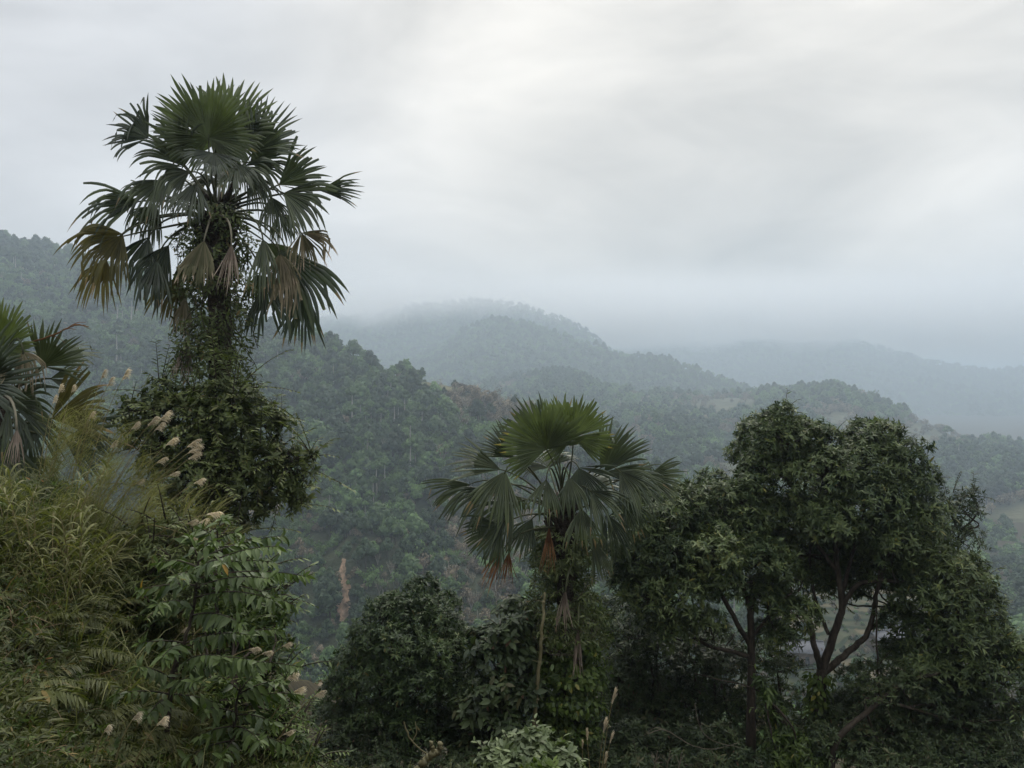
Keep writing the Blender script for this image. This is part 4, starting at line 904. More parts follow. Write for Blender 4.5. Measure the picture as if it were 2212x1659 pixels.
def centre_trees():
    D = 15.5
    b = [B(830, 1330, 42, D), B(880, 1330, 45, D), B(910, 1310, 32, D+.2), B(855, 1300, 26, D+.1), B(950, 1350, 42, D), B(800, 1380, 50, D-.2), B(870, 1400, 65, D-.5), B(950, 1420, 60, D-.3), B(1000, 1400, 42, D), B(760, 1440, 50, D), B(740, 1490, 42, D),
         B(820, 1470, 60, D-.5), B(900, 1490, 60, D-.8), B(980, 1490, 50, D-.3), B(730, 1560, 50, D), B(800, 1560, 55, D-.4), B(880, 1570, 45, D-.9), B(900, 1600, 38, D-1), B(950, 1570, 45, D-.3), B(760, 1630, 45, D+.3), B(1000, 1560, 40, D+.3)]
    base = onground(880, D)
    L_ = [([base, P(880, 1600, D), P(860, 1500, D), P(850, 1380, D)], .11, .04), ([onground(760, D+.2), P(762, 1600, D+.2), P(770, 1500, D+.2)], .05, .02), ([onground(930, D+.2), P(940, 1600, D+.2), P(950, 1480, D+.2)], .05, .02), ([onground(820, D), P(815, 1600, D), P(820, 1500, D)], .04, .02)]
    tree('domed_tree', 'dome-shaped dark green broadleaf tree left of the middle palm', 'tree', base, b, L_, leaf=.11, mat='leaf_deep', dens=38, k=8, tint=(.35, .24), n_shoots=110, shoot=(.08, .25), deep=True)
    D = 14.2
    b = [B(1100, 1370, 40, D), B(1060, 1420, 45, D), B(1130, 1420, 45, D+.3), B(1070, 1490, 50, D-.2), B(1130, 1500, 50, D), B(1030, 1540, 50, D), B(1100, 1570, 55, D-.2), B(1040, 1620, 50, D), B(1000, 1640, 42, D+.2), B(1110, 1640, 50, D), B(1130, 1350, 30, D+.4)]
    base = onground(1080, D)
    tree('large_leaved_tree', 'dark tree with larger drooping leaves between the domed tree and the middle palm', 'tree', base, b, [([base, P(1080, 1600, D), P(1090, 1480, D), P(1100, 1390, D)], .07, .02)], leaf=.19, tpl=LEAF_O, mat='leaf_dark', deep=True, dens=15, k=7, tint=(.5, .25), n_shoots=30, spread=(60, 110))
    D = 13.5
    b = [B(u, v, r, D+dd) for u, v, r, dd in ((700, 1650, 38, .5), (760, 1660, 42, .2), (820, 1668, 40, 0), (880, 1672, 42, .4), (960, 1668, 42, .3), (1030, 1672, 40, 0), (720, 1610, 34, .8), (840, 1640, 32, .6))]
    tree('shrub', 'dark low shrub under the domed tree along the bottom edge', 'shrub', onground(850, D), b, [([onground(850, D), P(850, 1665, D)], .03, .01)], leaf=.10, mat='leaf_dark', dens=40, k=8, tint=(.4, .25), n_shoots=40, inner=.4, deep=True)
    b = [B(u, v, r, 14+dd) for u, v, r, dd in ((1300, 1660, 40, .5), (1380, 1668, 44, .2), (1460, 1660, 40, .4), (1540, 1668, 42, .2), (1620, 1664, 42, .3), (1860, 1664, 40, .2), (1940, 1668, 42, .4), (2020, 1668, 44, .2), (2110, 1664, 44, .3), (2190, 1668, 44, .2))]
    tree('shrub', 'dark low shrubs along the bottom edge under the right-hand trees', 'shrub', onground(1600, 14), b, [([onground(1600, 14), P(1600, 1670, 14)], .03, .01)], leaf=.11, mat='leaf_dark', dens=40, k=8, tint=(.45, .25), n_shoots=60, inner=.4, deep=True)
    # bright olive bamboo-like bush behind the middle palm
    b = [B(1275, 1330, 32, 16), B(1295, 1370, 32, 16), B(1265, 1400, 34, 16), B(1290, 1440, 30, 16), B(1145, 1330, 26, 15.8), B(1130, 1400, 24, 15.8), B(1270, 1470, 30, 16)]
    base = onground(1280, 16)
    tree('bamboo_bush', 'yellow-green small-leaved bush behind the middle palm trunk', 'bush', base, b, [([base, P(1280, 1560, 16), P(1285, 1400, 16)], .03, .01)], leaf=.09, mat='leaf_bright', dens=40, k=6, tint=(.25, .2), n_shoots=30, inner=.2, thin=.006)
    # small pale shrub at the bottom
    D = 8.5
    b = [B(1110, 1625, 42, D), B(1165, 1610, 38, D+.1), B(1060, 1640, 30, D), B(1210, 1640, 38, D), B(1140, 1660, 50, D-.2), B(1145, 1590, 20, D), B(1090, 1665, 40, D-.2), B(1240, 1665, 28, D), B(1030, 1660, 16, D)]
    base = onground(1130, D)
    tree('shrub', 'low pale grey-green shrub with oval leaves at the foot of the middle palm', 'shrub', base, b, [([base, P(1130, 1680, D)], .03, .01)], leaf=.105, tpl=LEAF_O, mat='leaf_pale', dens=60, k=6, tint=(.45, .2), n_shoots=26, shoot=(.03, .12), thin=.006, spread=(60, 100))
    b = [B(1165, 1668, 20, D-.5), B(1190, 1660, 14, D-.5), B(1140, 1672, 14, D-.5)]
    tree('shrub', 'small bright green leafy sprout in front of the pale shrub', 'shrub', onground(1165, D-.5), b, [([onground(1165, D-.5), P(1165, 1690, D-.5)], .01, .005)], leaf=.11, tpl=LEAF_O, mat='leaf_bright', dens=60, k=6, tint=(.3, .2), n_shoots=4, shoot=(.02, .06), thin=.004)
    # tree that wraps the foot of the tall palm
    D = 12.4
    b = [B(345, 850, 32, D), B(330, 890, 36, D), B(370, 880, 40, D-.1), B(300, 930, 36, D+.1), B(350, 940, 50, D), B(410, 890, 40, D-.2), B(470, 850, 34, D-.3), B(510, 840, 28, D), B(540, 880, 40, D), B(490, 900, 50, D-.4), B(430, 960, 58, D-.4),
         B(520, 950, 55, D-.3), B(570, 920, 40, D), B(580, 980, 42, D), B(620, 1010, 32, D), B(640, 980, 18, D), B(600, 1050, 42, D-.1), B(530, 1030, 60, D-.4), B(450, 1040, 60, D-.5), B(380, 1020, 48, D-.1), B(330, 1000, 36, D+.1), B(400, 1090, 42, D), B(470, 1100, 45, D-.2), B(540, 1090, 42, D-.1), B(610, 1080, 28, D), B(280, 885, 26, D), B(655, 1010, 26, D), B(640, 1055, 28, D), B(560, 1105, 34, D), B(610, 920, 24, D), B(310, 960, 34, D-.2), B(500, 880, 36, D-.5), B(560, 1000, 46, D-.5), B(410, 1030, 50, D-.5), B(440, 900, 40, D-.5), B(440, 1150, 48, D), B(385, 1140, 40, D), B(500, 1150, 44, D), B(450, 1210, 50, D), B(360, 1080, 36, D), B(650, 1090, 22, D), B(262, 910, 20, D), B(675, 985, 18, D)]
    base = onground(440, D+.3)
    L_ = [([base, P(440, 1150, D+.3), P(440, 1050, D+.2), P(430, 950, D+.2)], .09, .04), (S((440, 1080, -4.4), (530, 1020, -4.5), (620, 1000, -4.6)), .04, .015), (S((440, 1060, -4.4), (370, 980, -4.4), (330, 900, -4.5)), .04, .015)]
    tree('evergreen_tree', 'olive-green evergreen tree wrapped round the lower trunk of the tallest palm', 'tree', base, b, L_, leaf=.11, mat='leaf_olive', dens=36, k=8, tint=(.4, .24), rough=.34, n_shoots=260, shoot=(.15, .95), tpl=leaf_tpl(.34, .08, .15))
centre_trees()

def climber(label, base_pt, top_pt, rad_fn, n, leaf, mat, tpl, strands=20, cat='climbing plant', hang=0.5, tint=(.4, .22), name='climbing_vine'):
    """leaves and strands round a trunk"""
    root = thing(name, label, cat, base_pt); m = MB(); w = MB(); base_pt = np.asarray(base_pt); top_pt = np.asarray(top_pt)
    f = rng.random(n); a = rng.uniform(0, 6.283, n); ok_ = fbm(f*14, a*1.3, n, 3) > -.12; f = f[ok_]; a = a[ok_]; n = len(f); R_ = rad_fn(f)
    c = base_pt*(1-f)[:, None] + top_pt*f[:, None]
    o = np.stack([np.cos(a), np.sin(a), 0*a], -1)
    p = c + o*(R_*rng.uniform(.45, 1.08, n)*(1+.25*np.sin(f*37+a*2)))[:, None]
    t = rand_dirs(n)*.8 + o*.6 + vec(0, 0, -hang)
    m.scatter(tpl, p, t, o + vec(0, 0, .5) + rng.normal(size=p.shape)*.35, leaf*rng.uniform(.6, 1.25, n), np.where(rng.random(n) < .02, 1.0, np.clip(rng.normal(tint[0], tint[1], n), 0, .95)))
    for k in range(strands):
        f0 = rng.uniform(.0, 1); a0 = rng.uniform(0, 6.28); L = rng.uniform(.4, 1.6); pts = []
        for s in np.linspace(0, 1, 8):
            ff = max(0, min(1, f0-s*L/np.linalg.norm(top_pt-base_pt))); rr = rad_fn(np.array([ff]))[0]*(.85+.35*s); aa = a0+.6*math.sin(s*3+k)
            pts.append(base_pt*(1-ff)+top_pt*ff + vec(math.cos(aa), math.sin(aa), 0)*rr)
        w.tube(pts, .006, 4)
        q = np.array(pts); mm = 26; g = rng.random(mm)*7; pp = np.stack([np.interp(g, range(8), q[:, i]) for i in range(3)], -1)
        m.scatter(tpl, pp, rand_dirs(mm)+vec(0, 0, -hang), rand_dirs(mm, .5), leaf*rng.uniform(.5, 1, mm), np.clip(rng.normal(tint[0], tint[1], mm), 0, .95))
    w.build('stems', M['bark'], root); m.build('foliage', M[mat], root)
    return root
LEAF_V = leaf_tpl(.24, .08, .25); LEAF_H = leaf_tpl(.55, .08, .2)
climber('olive creeper with small leaves covering the trunk of the tallest palm', tall_base*(.55)+tall_heart*.45, tall_heart+vec(0, -.05, .12), lambda f: .40+.22*np.sin(np.clip(f, 0, 1)*2.6+.3)*(1-.3*f)+.06*(f > .82), 11000, .10, 'leaf_olive', leaf_tpl(.36, .08, .15), strands=90, tint=(.32, .22))
climber('green creeper with narrow leaves wrapping the upper trunk of the middle palm', mid_base*.45+mid_heart*.55, mid_heart-vec(0, 0, .25), lambda f: .74-.22*f+.08*np.sin(f*9), 13000, .115, 'leaf_olive', LEAF_V, strands=46, tint=(.3, .2))
climber('bright green broad-leaved creeper covering the lower trunk of the middle palm', mid_base+vec(0, -.1, 0), mid_base*.42+mid_heart*.58+vec(0, -.1, 0), lambda f: .66+.10*np.sin(f*11)-.08*f, 10500, .125, 'leaf_vine', LEAF_H, strands=24, tint=(.38, .25))
tb = onground(1770, 17); 
climber('light green creeper hugging the trunk of the largest tree below its fork', tb, P(1770, 1450, 17), lambda f: .26+.03*np.sin(f*15), 900, .15, 'leaf_vine', LEAF_H, strands=5, tint=(.6, .25), hang=1.0)
root_b = [B(1655, 1500, 22, 15.6), B(1675, 1540, 26, 15.6), B(1695, 1590, 32, 15.5), B(1720, 1620, 36, 15.4), B(1740, 1655, 40, 15.3), B(1640, 1470, 14, 15.6), B(1680, 1640, 36, 15.4), B(1765, 1650, 30, 15.3)]
tree('drooping_shrub', 'drooping shrub of long mid green leaves spilling down left of the largest trunk', 'shrub', onground(1700, 15.5), root_b, [([onground(1700, 15.5), P(1690, 1600, 15.5), P(1650, 1500, 15.6), P(1500, 1255+200, 15.6)], .03, .01)], leaf=.17, tpl=LEAF_V, mat='leaf_vine', dens=34, k=7, tint=(.22, .16), n_shoots=10, spread=(80, 140))
# ------------------------------------------------------------------ the valley floor: terraces, farmhouses, trees
def terrace_q(X, Y): return (Y-200)/7.5 + 6.5*fbm(X*.022, Y*.022, 15, 3) + 1.2*fbm(X*.08, Y*.08, 16, 2)
def terrace_point(u, v):
    ys = np.linspace(206, 316, 500); xs = (u-CU)/F*ys; k = np.floor(terrace_q(xs, ys)); zs = VALLEY+1.4+k*.62; i = np.argmin(np.abs(CV-zs/ys*F-v)); return vec(xs[i], ys[i], zs[i]-.1)
def terraces():
    nx, ny = 150, 190; us = np.linspace(1560, 2030, nx); ys = np.linspace(205, 318, ny)
    U, Y = np.meshgrid(us, ys, indexing='ij'); X = (U-CU)/F*Y
    q = terrace_q(X, Y); k = np.floor(q); fr = q-k
    Z = VALLEY + 1.4 + (k + sm((fr-.86)/.14))*.62
    V = np.stack([X, Y, Z], -1); i, j = np.meshgrid(np.arange(nx-1), np.arange(ny-1), indexing='ij')
    Q = np.stack([i*ny+j, (i+1)*ny+j, (i+1)*ny+j+1, i*ny+j+1], -1).reshape(-1, 4)
    h = np.abs(np.sin(k*12.9898+np.floor(X/26+k*.37)*78.233)*43758.5453) % 1; tint = np.where(fr > .84, .05, .15+.8*h)
    m = MB(); m.add(V.reshape(-1, 3), Q, None, tint.ravel())
    tag(m.build('terraced_fields', leaf_mat('terraces', (0.022, 0.036, 0.016), (0.115, 0.095, 0.055), None, rough=.9, spec=.1, trans=0, nscale=.25)), kind='structure')
terraces()
M['roof_tile'] = surf_mat('roof_tile', (0.07, 0.072, 0.08), (0.17, 0.175, 0.19), 3, stretch=(5, .4, 1))
M['plank'] = surf_mat('plank', (0.07, 0.05, 0.035), (0.16, 0.12, 0.085), 3, stretch=(4, 4, .4)); M['whitewash'] = surf_mat('whitewash', (0.4, 0.38, 0.34), (0.6, 0.57, 0.5), 2)
M['window_dark'] = surf_mat('window_dark', (0.015, 0.016, 0.018), (0.03, 0.03, 0.032), 2, rough=.2)
def boxm(m, c, s):
    x, y, z = c; a, b, h = [k/2 for k in s]
    V = [(x+i*a, y+j*b, z+k*h) for k in (-1, 1) for j in (-1, 1) for i in (-1, 1)]
    m.add(V, [(0, 2, 3, 1), (4, 5, 7, 6), (0, 1, 5, 4), (2, 6, 7, 3), (0, 4, 6, 2), (1, 3, 7, 5)])
def farmhouse(u, v, d, L, W, H, rz, label, wall='plank', storeys=1):
    p = terrace_point(u, v) if 1640 < u < 2000 else on_hill('ridge_hill', u, v); r = thing('farmhouse', label, 'house', (0, 0, 0), 'farmhouses among the terraces'); ROOTLOC[r.name] = (0, 0, 0)
    m = MB(); boxm(m, (0, 0, H/2-.5), (L, W, H+1)); boxm(m, (-L/2+.1, 0, H+.55), (.2, W*.96, 1.2)); boxm(m, (L/2-.1, 0, H+.55), (.2, W*.96, 1.2)); m.build('wall', M[wall], r)
    m = MB(); e = .9; h = W*.30
    for s in (-1, 1):
        V = [(-L/2-e, 0, H+h+.1), (L/2+e, 0, H+h+.1), (L/2+e, s*(W/2+e), H-.15), (-L/2-e, s*(W/2+e), H-.15)]; V2 = [(a, b, c+.18) for a, b, c in V]
        m.add(V+V2, [(0, 1, 2, 3), (4, 5, 6, 7), (0, 1, 5, 4), (1, 2, 6, 5), (2, 3, 7, 6), (3, 0, 4, 7)])
    rf = m.build('roof', M['roof_tile'], r); m = MB(); boxm(m, (0, 0, H+h+.35), (L+1.6, .35, .3)); m.build('ridge_cap', M['roof_tile'], rf)
    for k in range(int(L//3)):
        m = MB(); boxm(m, (-L/2+1.8+k*2.9, -W/2-.02, H*.55), (1.1, .12, 1.3)); m.build('window', M['window_dark'], r)
    m = MB(); boxm(m, (L*.05-.2, -W/2-.03, 1.0), (1.2, .14, 2.0)); m.build('door', M['window_dark'], r)
    r.location = tuple(p); r.rotation_euler = (0, 0, rz)
farmhouse(1920, 1402, 258, 11, 8, 3.4, .25, 'grey-roofed farmhouse in the valley, seen right of the forked trunk')
farmhouse(1738, 1432, 240, 9, 7, 4.6, -.2, 'farmhouse with dark wooden walls just left of the forked trunk')
farmhouse(1960, 1376, 272, 9, 7, 3.2, .5, 'smaller farmhouse half hidden behind the leaves right of the grey-roofed one')
farmhouse(1625, 1288, 310, 10, 7, 3.5, .1, 'pale-walled farmhouse glimpsed through the leaves left of the largest tree', wall='whitewash')
farmhouse(1990, 1500, 205, 9, 7, 3.5, -.3, 'farmhouse barely visible through the low leaves near the bottom right')
def valley_wood():
    n = 5200; y = rng.uniform(22, 400, n)**1.0; u = rng.uniform(-200, 2450, n); x = (u-CU)/F*y; z = ground(x, y)
    near = y < 70
    idx = rng.choice([0, 1, 6, 7, 4, 2, 5], n, p=[.14, .2, .22, .16, .14, .12, .02]); sc = np.where(near, .28+y*.004, .62)*rng.uniform(.7, 1.2, n)
    idx = np.where(near & np.isin(idx, [0, 1, 2]), 6, idx)
    v = CV - z/y*F
    keep = (rng.random(n) < np.clip(y/120, .25, 1)) & ~((u > 1640) & (u < 1980) & (y > 205) & (y < 300) & (rng.random(n) < .45))
    keep &= ~((np.abs(x) < 14) & (y < 28)) & ~((u < 900) & (y < 30))
    p = np.stack([x, y, z-.4], -1)[keep]; scatter_group('valley_wood', p, idx[keep], sc[keep], rng.uniform(0, 6.28, len(p)))
valley_wood()
def terrace_bushes():
    pts = np.array([terrace_point(rng.uniform(1600, 2010), rng.uniform(1270, 1540)) for _ in range(420)])
    pts = pts[fbm(pts[:, 0]*.06, pts[:, 1]*.06, 4, 3) > -.06]; n = len(pts)
    scatter_group('terrace_scrub', pts, rng.choice([6, 7, 1, 4], n), rng.uniform(.15, .5, n), rng.uniform(0, 6.28, n))
terrace_bushes()
for u, v, s, k, l in ((1655, 1330, .6, 1, 'dark round valley tree left of the forked trunk'), (1700, 1350, .5, 1, 'small dark valley tree by the farmhouse with wooden walls'), (1850, 1450, .55, 0, 'green valley tree on the terraces right of the forked trunk'), (1940, 1330, .6, 1, 'dark valley tree above the grey-roofed farmhouse'), (1835, 1480, .5, 0, 'lowest green valley tree on the terraces right of the forked trunk')):
    hill_tree('broadleaf_tree', k, terrace_point(u, v), s, l)

# ------------------------------------------------------------------ the bank at the left: grasses, reeds, ferns, saplings
def bank_points(n, u0, u1, v0, v1, dmin=3.3, dmax=9.5, weight=None):
    """points of the bank surface seen inside the window (u0..u1, v0..v1)"""
    out = []
    tot = 0
    while tot < n:
        y = rng.uniform(dmin, dmax, 20000); u = rng.uniform(u0, u1, 20000); x = (u-CU)/F*y; z = ground(x, y); v = CV - z/y*F
        ok = (v > v0) & (v < v1)
        if weight is not None: ok &= rng.random(20000) < weight(u, v, y)
        ok &= (u < 640) | (rng.random(20000) < .02)
        pts = np.stack([x, y, z], -1)[ok]; out.append(pts); tot += len(pts)
        if len(out) > 60: break
    return np.concatenate(out)[:n]
def blade_mesh(mb, pos, L, W, lean, bend, tint, rows=6, az=None, droopk=1.0):
    """arching grass blades"""
    n = len(pos); az = rng.uniform(0, 6.283, n) if az is None else az
    h = np.stack([np.cos(az), np.sin(az), 0*az], -1); d = nrm(vec(0, 0, 1) + h*np.asarray(lean)[:, None]); side = nrm(np.cross(d, h+vec(0, 0, .01)))
    tw = rng.uniform(-1.2, 1.2, n)[:, None]; side = nrm(side*np.cos(tw) + np.cross(d, side)*np.sin(tw))
    p = pos.copy(); V = []
    prof = np.sin(np.linspace(.35, 3.1, rows))
    for k in range(rows):
        w = (W*max(prof[k], .03))[:, None]/2; V += [p - side*w, p + side*w]
        d = nrm(d + DOWN*(bend/rows*(k+.4)*.5*droopk)[:, None]); p = p + d*(L/(rows-1))[:, None]
    V = np.stack(V, 1); b = (np.arange(n)*rows*2)[:, None, None]; k = (np.arange(rows-1)*2)[None, :, None]
    mb.add(V.reshape(-1, 3), (b+k+np.array([0, 1, 3, 2])).reshape(-1, 4), None, np.repeat(tint, rows*2))
def N_(n, a, s, lo=0, hi=.96): return np.clip(rng.normal(a, s, n), lo, hi)
def bank():
    allw = dict(u0=-260, u1=1050, v0=900, v1=2300)
    # leafy ground cover
    p = bank_points(36000, **allw); m = MB(); n = len(p); hgt = rng.uniform(0, .5, n)
    p = p + vec(0, 0, 1)*hgt[:, None] + rng.normal(size=p.shape)*.03
    rosettes(m, p, rand_dirs(n, .9)*vec(1, 1, 1)+vec(.15, -.35, 0), 6, .05, LEAF_L, N_(n, .22, .22)); tag(m.build('undergrowth', M['fern']), kind='stuff')
    p = bank_points(14000, -260, 900, 1100, 2300); n = len(p); m = MB(); p = p+vec(0, 0, 1)*rng.uniform(.05, .5, n)[:, None]
    rosettes(m, p, rand_dirs(n, .8)+vec(.1, -.4, 0), 6, .05, LEAF_S, N_(n, .4, .25)); tag(m.build('low_weeds', M['leaf_vine']), kind='stuff')
    # grass
    p = bank_points(10000, **allw, weight=lambda u, v, y: np.clip((760-u)/260, 0.06, 1)*np.where(y > 5.3, 1, .10)); n = len(p); m = MB()
    blade_mesh(m, p, rng.uniform(.3, .85, n), rng.uniform(.004, .011, n), rng.uniform(.1, .8, n), rng.uniform(.6, 2.4, n), N_(n, .35, .22), az=rng.normal(-.4, 1.3, n))
    tag(m.build('grass', M['grass']), kind='stuff')
    w = lambda u, v, y: .15 + gauss(u, v, -10, 1330, 70, 130) + .9*gauss(u, v, 480, 1470, 60, 90) + gauss(u, v, 120, 1800, 260, 130)+.6*gauss(u, v, 620, 1700, 90, 90)
    p = bank_points(3200, **allw, weight=w); n = len(p); m = MB()
    blade_mesh(m, p, rng.uniform(.25, .7, n), rng.uniform(.004, .009, n), rng.uniform(.2, 1.0, n), rng.uniform(1, 3, n), N_(n, .5, .25), az=rng.normal(-.6, 1.2, n))
    tag(m.build('dry_grass', M['grass_dry']), kind='stuff')
    # short turf in the lower corner
    p = bank_points(9000, -200, 560, 1560, 2500, dmin=2.4, dmax=5); n = len(p); m = MB()
    blade_mesh(m, p, rng.uniform(.05, .2, n), rng.uniform(.003, .006, n), rng.uniform(.2, 1.0, n), rng.uniform(.5, 2, n), N_(n, .5, .25)); tag(m.build('short_grass', M['grass']), kind='stuff')
bank()
def put(proto, locs, label, group=None):
    """the thing itself first, then copies of it and its parts"""
    remember(proto)
    for k, (p, rz, s) in enumerate(locs):
        o = proto if k == 0 else copy_tree(proto)
        o.location = tuple(p); o.rotation_euler = (rng.normal()*.08, rng.normal()*.08, rz); o.scale = (s, s, s); o['label'] = label if isinstance(label, str) else label[min(k, len(label)-1)]
        if group: o['group'] = group
def local_thing(name, label, cat):
    r = thing(name, label, cat, (0, 0, 0)); return r
def make_tussock():
    """clump of tall arching grass"""
    r = local_thing('grass_tussock', '', 'grass clump'); m = MB(); n = 130; a = rng.uniform(0, 6.28, n); q = np.stack([np.cos(a), np.sin(a), 0*a], -1)*rng.uniform(0, .09, (n, 1))
    blade_mesh(m, q, rng.uniform(.5, 1.15, n), rng.uniform(.009, .02, n), rng.uniform(.1, .75, n), rng.uniform(.8, 2.6, n), N_(n, .45, .22), az=a, rows=8); m.build('blades', M['grass'], r); 
    m = MB(); n = 34; a = rng.uniform(0, 6.28, n); q = np.stack([np.cos(a), np.sin(a), 0*a], -1)*.05; blade_mesh(m, q, rng.uniform(.3, .7, n), rng.uniform(.006, .012, n), rng.uniform(.5, 1.2, n), rng.uniform(2, 4, n), N_(n, .5, .25), az=a, rows=8); m.build('dry_blades', M['grass_dry'], r)
    return r
def make_reed(seed_bend):
    """cane with long pointed leaves set alternately"""
    r = local_thing('cane_plant', '', 'reed'); w = MB(); m = MB()
    for k in range(3):
        a = rng.uniform(0, 6.28); H = rng.uniform(.9, 1.35); o = vec(math.cos(a), math.sin(a), 0); lean = rng.uniform(.1, .35)*seed_bend
        path = bez(o*.04, o*.08+vec(lean*.2, 0, H*.7), o*(.08+lean*.3)+vec(lean*1.1, 0, H), 10); w.tube(path, np.linspace(.008, .003, 10), 5)
        n = 15; f = np.linspace(.22, 1, n)*9; pp = np.stack([np.interp(f, range(10), path[:, i]) for i in range(3)], -1)
        az = np.where(np.arange(n) % 2, a+1.2, a+1.2+math.pi)+rng.normal(size=n)*.4
        blade_mesh(m, pp, rng.uniform(.18, .36, n), rng.uniform(.013, .024, n), rng.uniform(.5, 1.1, n), rng.uniform(.8, 2.6, n), N_(n, .6, .2), az=az, rows=7)
    w.build('stalk', M['stalk'], r, smooth=True); m.build('leaves', M['grass'], r); return r
def make_fern():
    r = local_thing('fern', '', 'fern')
    for k in range(9):
        a = k*.7+rng.uniform(-.2, .2); o = vec(math.cos(a), math.sin(a), 0); L = rng.uniform(.38, .6)
        path = bez(vec(0, 0, 0), o*L*.45+vec(0, 0, L*.55), o*L*.95+vec(0, 0, L*rng.uniform(-.05, .3)), 12); m = MB(); m.tube(path, np.linspace(.004, .0015, 12), 4, tint=.3)
        n = 26; f = np.linspace(.15, .98, n); pp = np.stack([np.interp(f*11, range(12), path[:, i]) for i in range(3)], -1); tv = nrm(np.gradient(pp, axis=0)); sd = nrm(np.cross(tv, vec(0, 0, 1)))
        sz = L*.30*np.sin((f*.86+.12)*math.pi)**.7
        for s in (-1, 1): m.scatter(leaf_tpl(.15, .12, .35), pp, sd*s+tv*.5+rng.normal(size=(n, 3))*.08, np.tile(vec(0, 0, 1), (n, 1))+rng.normal(size=(n, 3))*.3, sz*rng.uniform(.8, 1.1, n), N_(n, .5, .22))
        m.build('frond', M['fern'], r)
    return r
def make_panicle():
    """flowering grass head: a loose cloud of hair-thin branches"""
    r = local_thing('flowering_grass', '', 'grass'); m = MB(); H = 1.0; path = bez(vec(0, 0, 0), vec(.05, 0, .6), vec(.25, 0, H), 10); m.tube(path, np.linspace(.005, .002, 10), 4); m.build('stalk', M['stalk'], r)
    m = MB(); n = 420; f = rng.uniform(.42, 1, n)*9; pp = np.stack([np.interp(f, range(10), path[:, i]) for i in range(3)], -1); d = rand_dirs(n, .5); d[:, 0] += .6
    pp += rng.normal(size=pp.shape)*.045; az = np.arctan2(d[:, 1], d[:, 0])
    blade_mesh(m, pp, rng.uniform(.06, .24, n), np.full(n, .0034), rng.uniform(.5, 1.6, n), rng.uniform(.2, 1.8, n), N_(n, .5, .25), az=az, rows=4); m.build('flower_head', M['panicle'], r); return r
def around(n, regions, sc=1.0):
    out = []
    for (u, v, su, sv, d) in regions:
        for _ in range(n):
            uu = u+rng.normal()*su; vv = v+rng.normal()*sv
            ys = np.linspace(3.2, 9, 200); xs = (uu-CU)/F*ys; zs = ground(xs, ys); vs = CV-zs/ys*F
            k = np.argmin(np.abs(vs-vv)+ (ys > d)*50); out.append((vec(xs[k], ys[k], zs[k]-.03), rng.uniform(0, 6.28), rng.uniform(.75, 1.15)*sc))
    return out
put(make_tussock(), around(7, [(60, 1270, 90, 30, 9), (250, 1290, 90, 40, 9), (430, 1380, 90, 40, 9), (540, 1480, 40, 60, 9)], .78) + around(3, [(560, 1640, 40, 40, 9), (330, 1640, 130, 40, 9)]), 'tall tussock of arching green grass blades growing on the bank', 'grass tussocks on the bank')
put(make_reed(1), around(5, [(110, 1290, 60, 30, 9), (280, 1310, 80, 40, 9), (180, 1400, 100, 40, 9)], .74)+around(3, [(570, 1460, 40, 40, 9), (420, 1380, 60, 40, 9)], .8), 'leafy cane with long pointed leaves growing on the bank', 'leafy canes on the bank')
put(make_fern(), around(22, [(60, 1500, 90, 60, 9), (190, 1560, 90, 60, 9), (110, 1400, 100, 40, 9), (260, 1660, 100, 40, 9), (60, 1640, 80, 40, 9)], .95), 'green fern with arching fronds on the shaded face of the bank', 'ferns on the face of the bank')
f2 = make_fern(); 
for c in [c for c in COL.objects if c.parent == f2]: c.data.materials[0] = M['grass_dry']
remember(f2); put(f2, around(1, [(65, 1450, 3, 3, 9)], .7), 'single withered rust-brown fern among the green ferns on the bank')
put(make_panicle(), around(3, [(150, 1200, 35, 20, 9), (190, 1260, 40, 25, 9), (300, 1250, 40, 25, 9), (370, 1250, 25, 20, 9), (100, 1260, 60, 25, 9)], .72)+around(2, [(240, 1400, 50, 30, 9), (480, 1420, 60, 30, 9)]), 'hazy yellow-green flowering grass head rising above the bank', 'flowering grass heads on the bank')

# saplings with two rows of drooping leaves
def spray(m, w, a, b, leaf, sag=.12, tint=(.35, .2), tipbright=False, tpl=leaf_tpl(.33, .12, .28)):
    a = np.asarray(a); b = np.asarray(b); L = np.linalg.norm(b-a); mid = (a+b)/2+vec(0, 0, sag*L); path = bez(a, mid, b, 12); w.tube(path, np.linspace(.007, .002, 12), 5)
    n = max(7, int(L/(leaf*.30))); f = np.linspace(.12, 1, n); pp = np.stack([np.interp(f*11, range(12), path[:, i]) for i in range(3)], -1); tv = nrm(np.gradient(pp, axis=0)); sd = nrm(np.cross(tv, vec(0, 0, 1)))
    for s in (-1, 1):
        t = N_(n, *tint); 
        if tipbright: t = np.clip(t + .4*np.clip((f-.7)/.3, 0, 1), 0, .93)
        m.scatter(tpl, pp, sd*s*.75+tv*.75+vec(0, 0, -.6)+rng.normal(size=pp.shape)*.34, sd*s*.35+vec(0, 0, 1)+rng.normal(size=pp.shape)*.4, leaf*rng.uniform(.7, 1.35, n)*np.interp(f, [0, .5, 1], [.8, 1.05, .7]), t)
    rosettes(m, b[None], nrm(b-a)[None]+vec(0, 0, .3), 6, leaf*.8, tpl, np.array([.6]), (20, 70))
def sapling(label, base, stem, branches, leaf, mat, d, sag=.12, r0=.02, tint=(.4, .2)):
    root = thing('sapling', label, 'sapling', base); w = MB(); m = MB(); limb(w, [base]+stem, r0, .006); 
    for (u0, v0, u1, v1, dd) in branches: spray(m, w, P(u0, v0, d), P(u1, v1, d+dd), leaf, sag, tint, True)
    w.build('stem', M['bark'], root, smooth=True); m.build('foliage', M[mat], root); return root
D = 5.4
def bp(u, d): x = (u-CU)/F*d; return vec(x, d, gz(x, d)-.05)
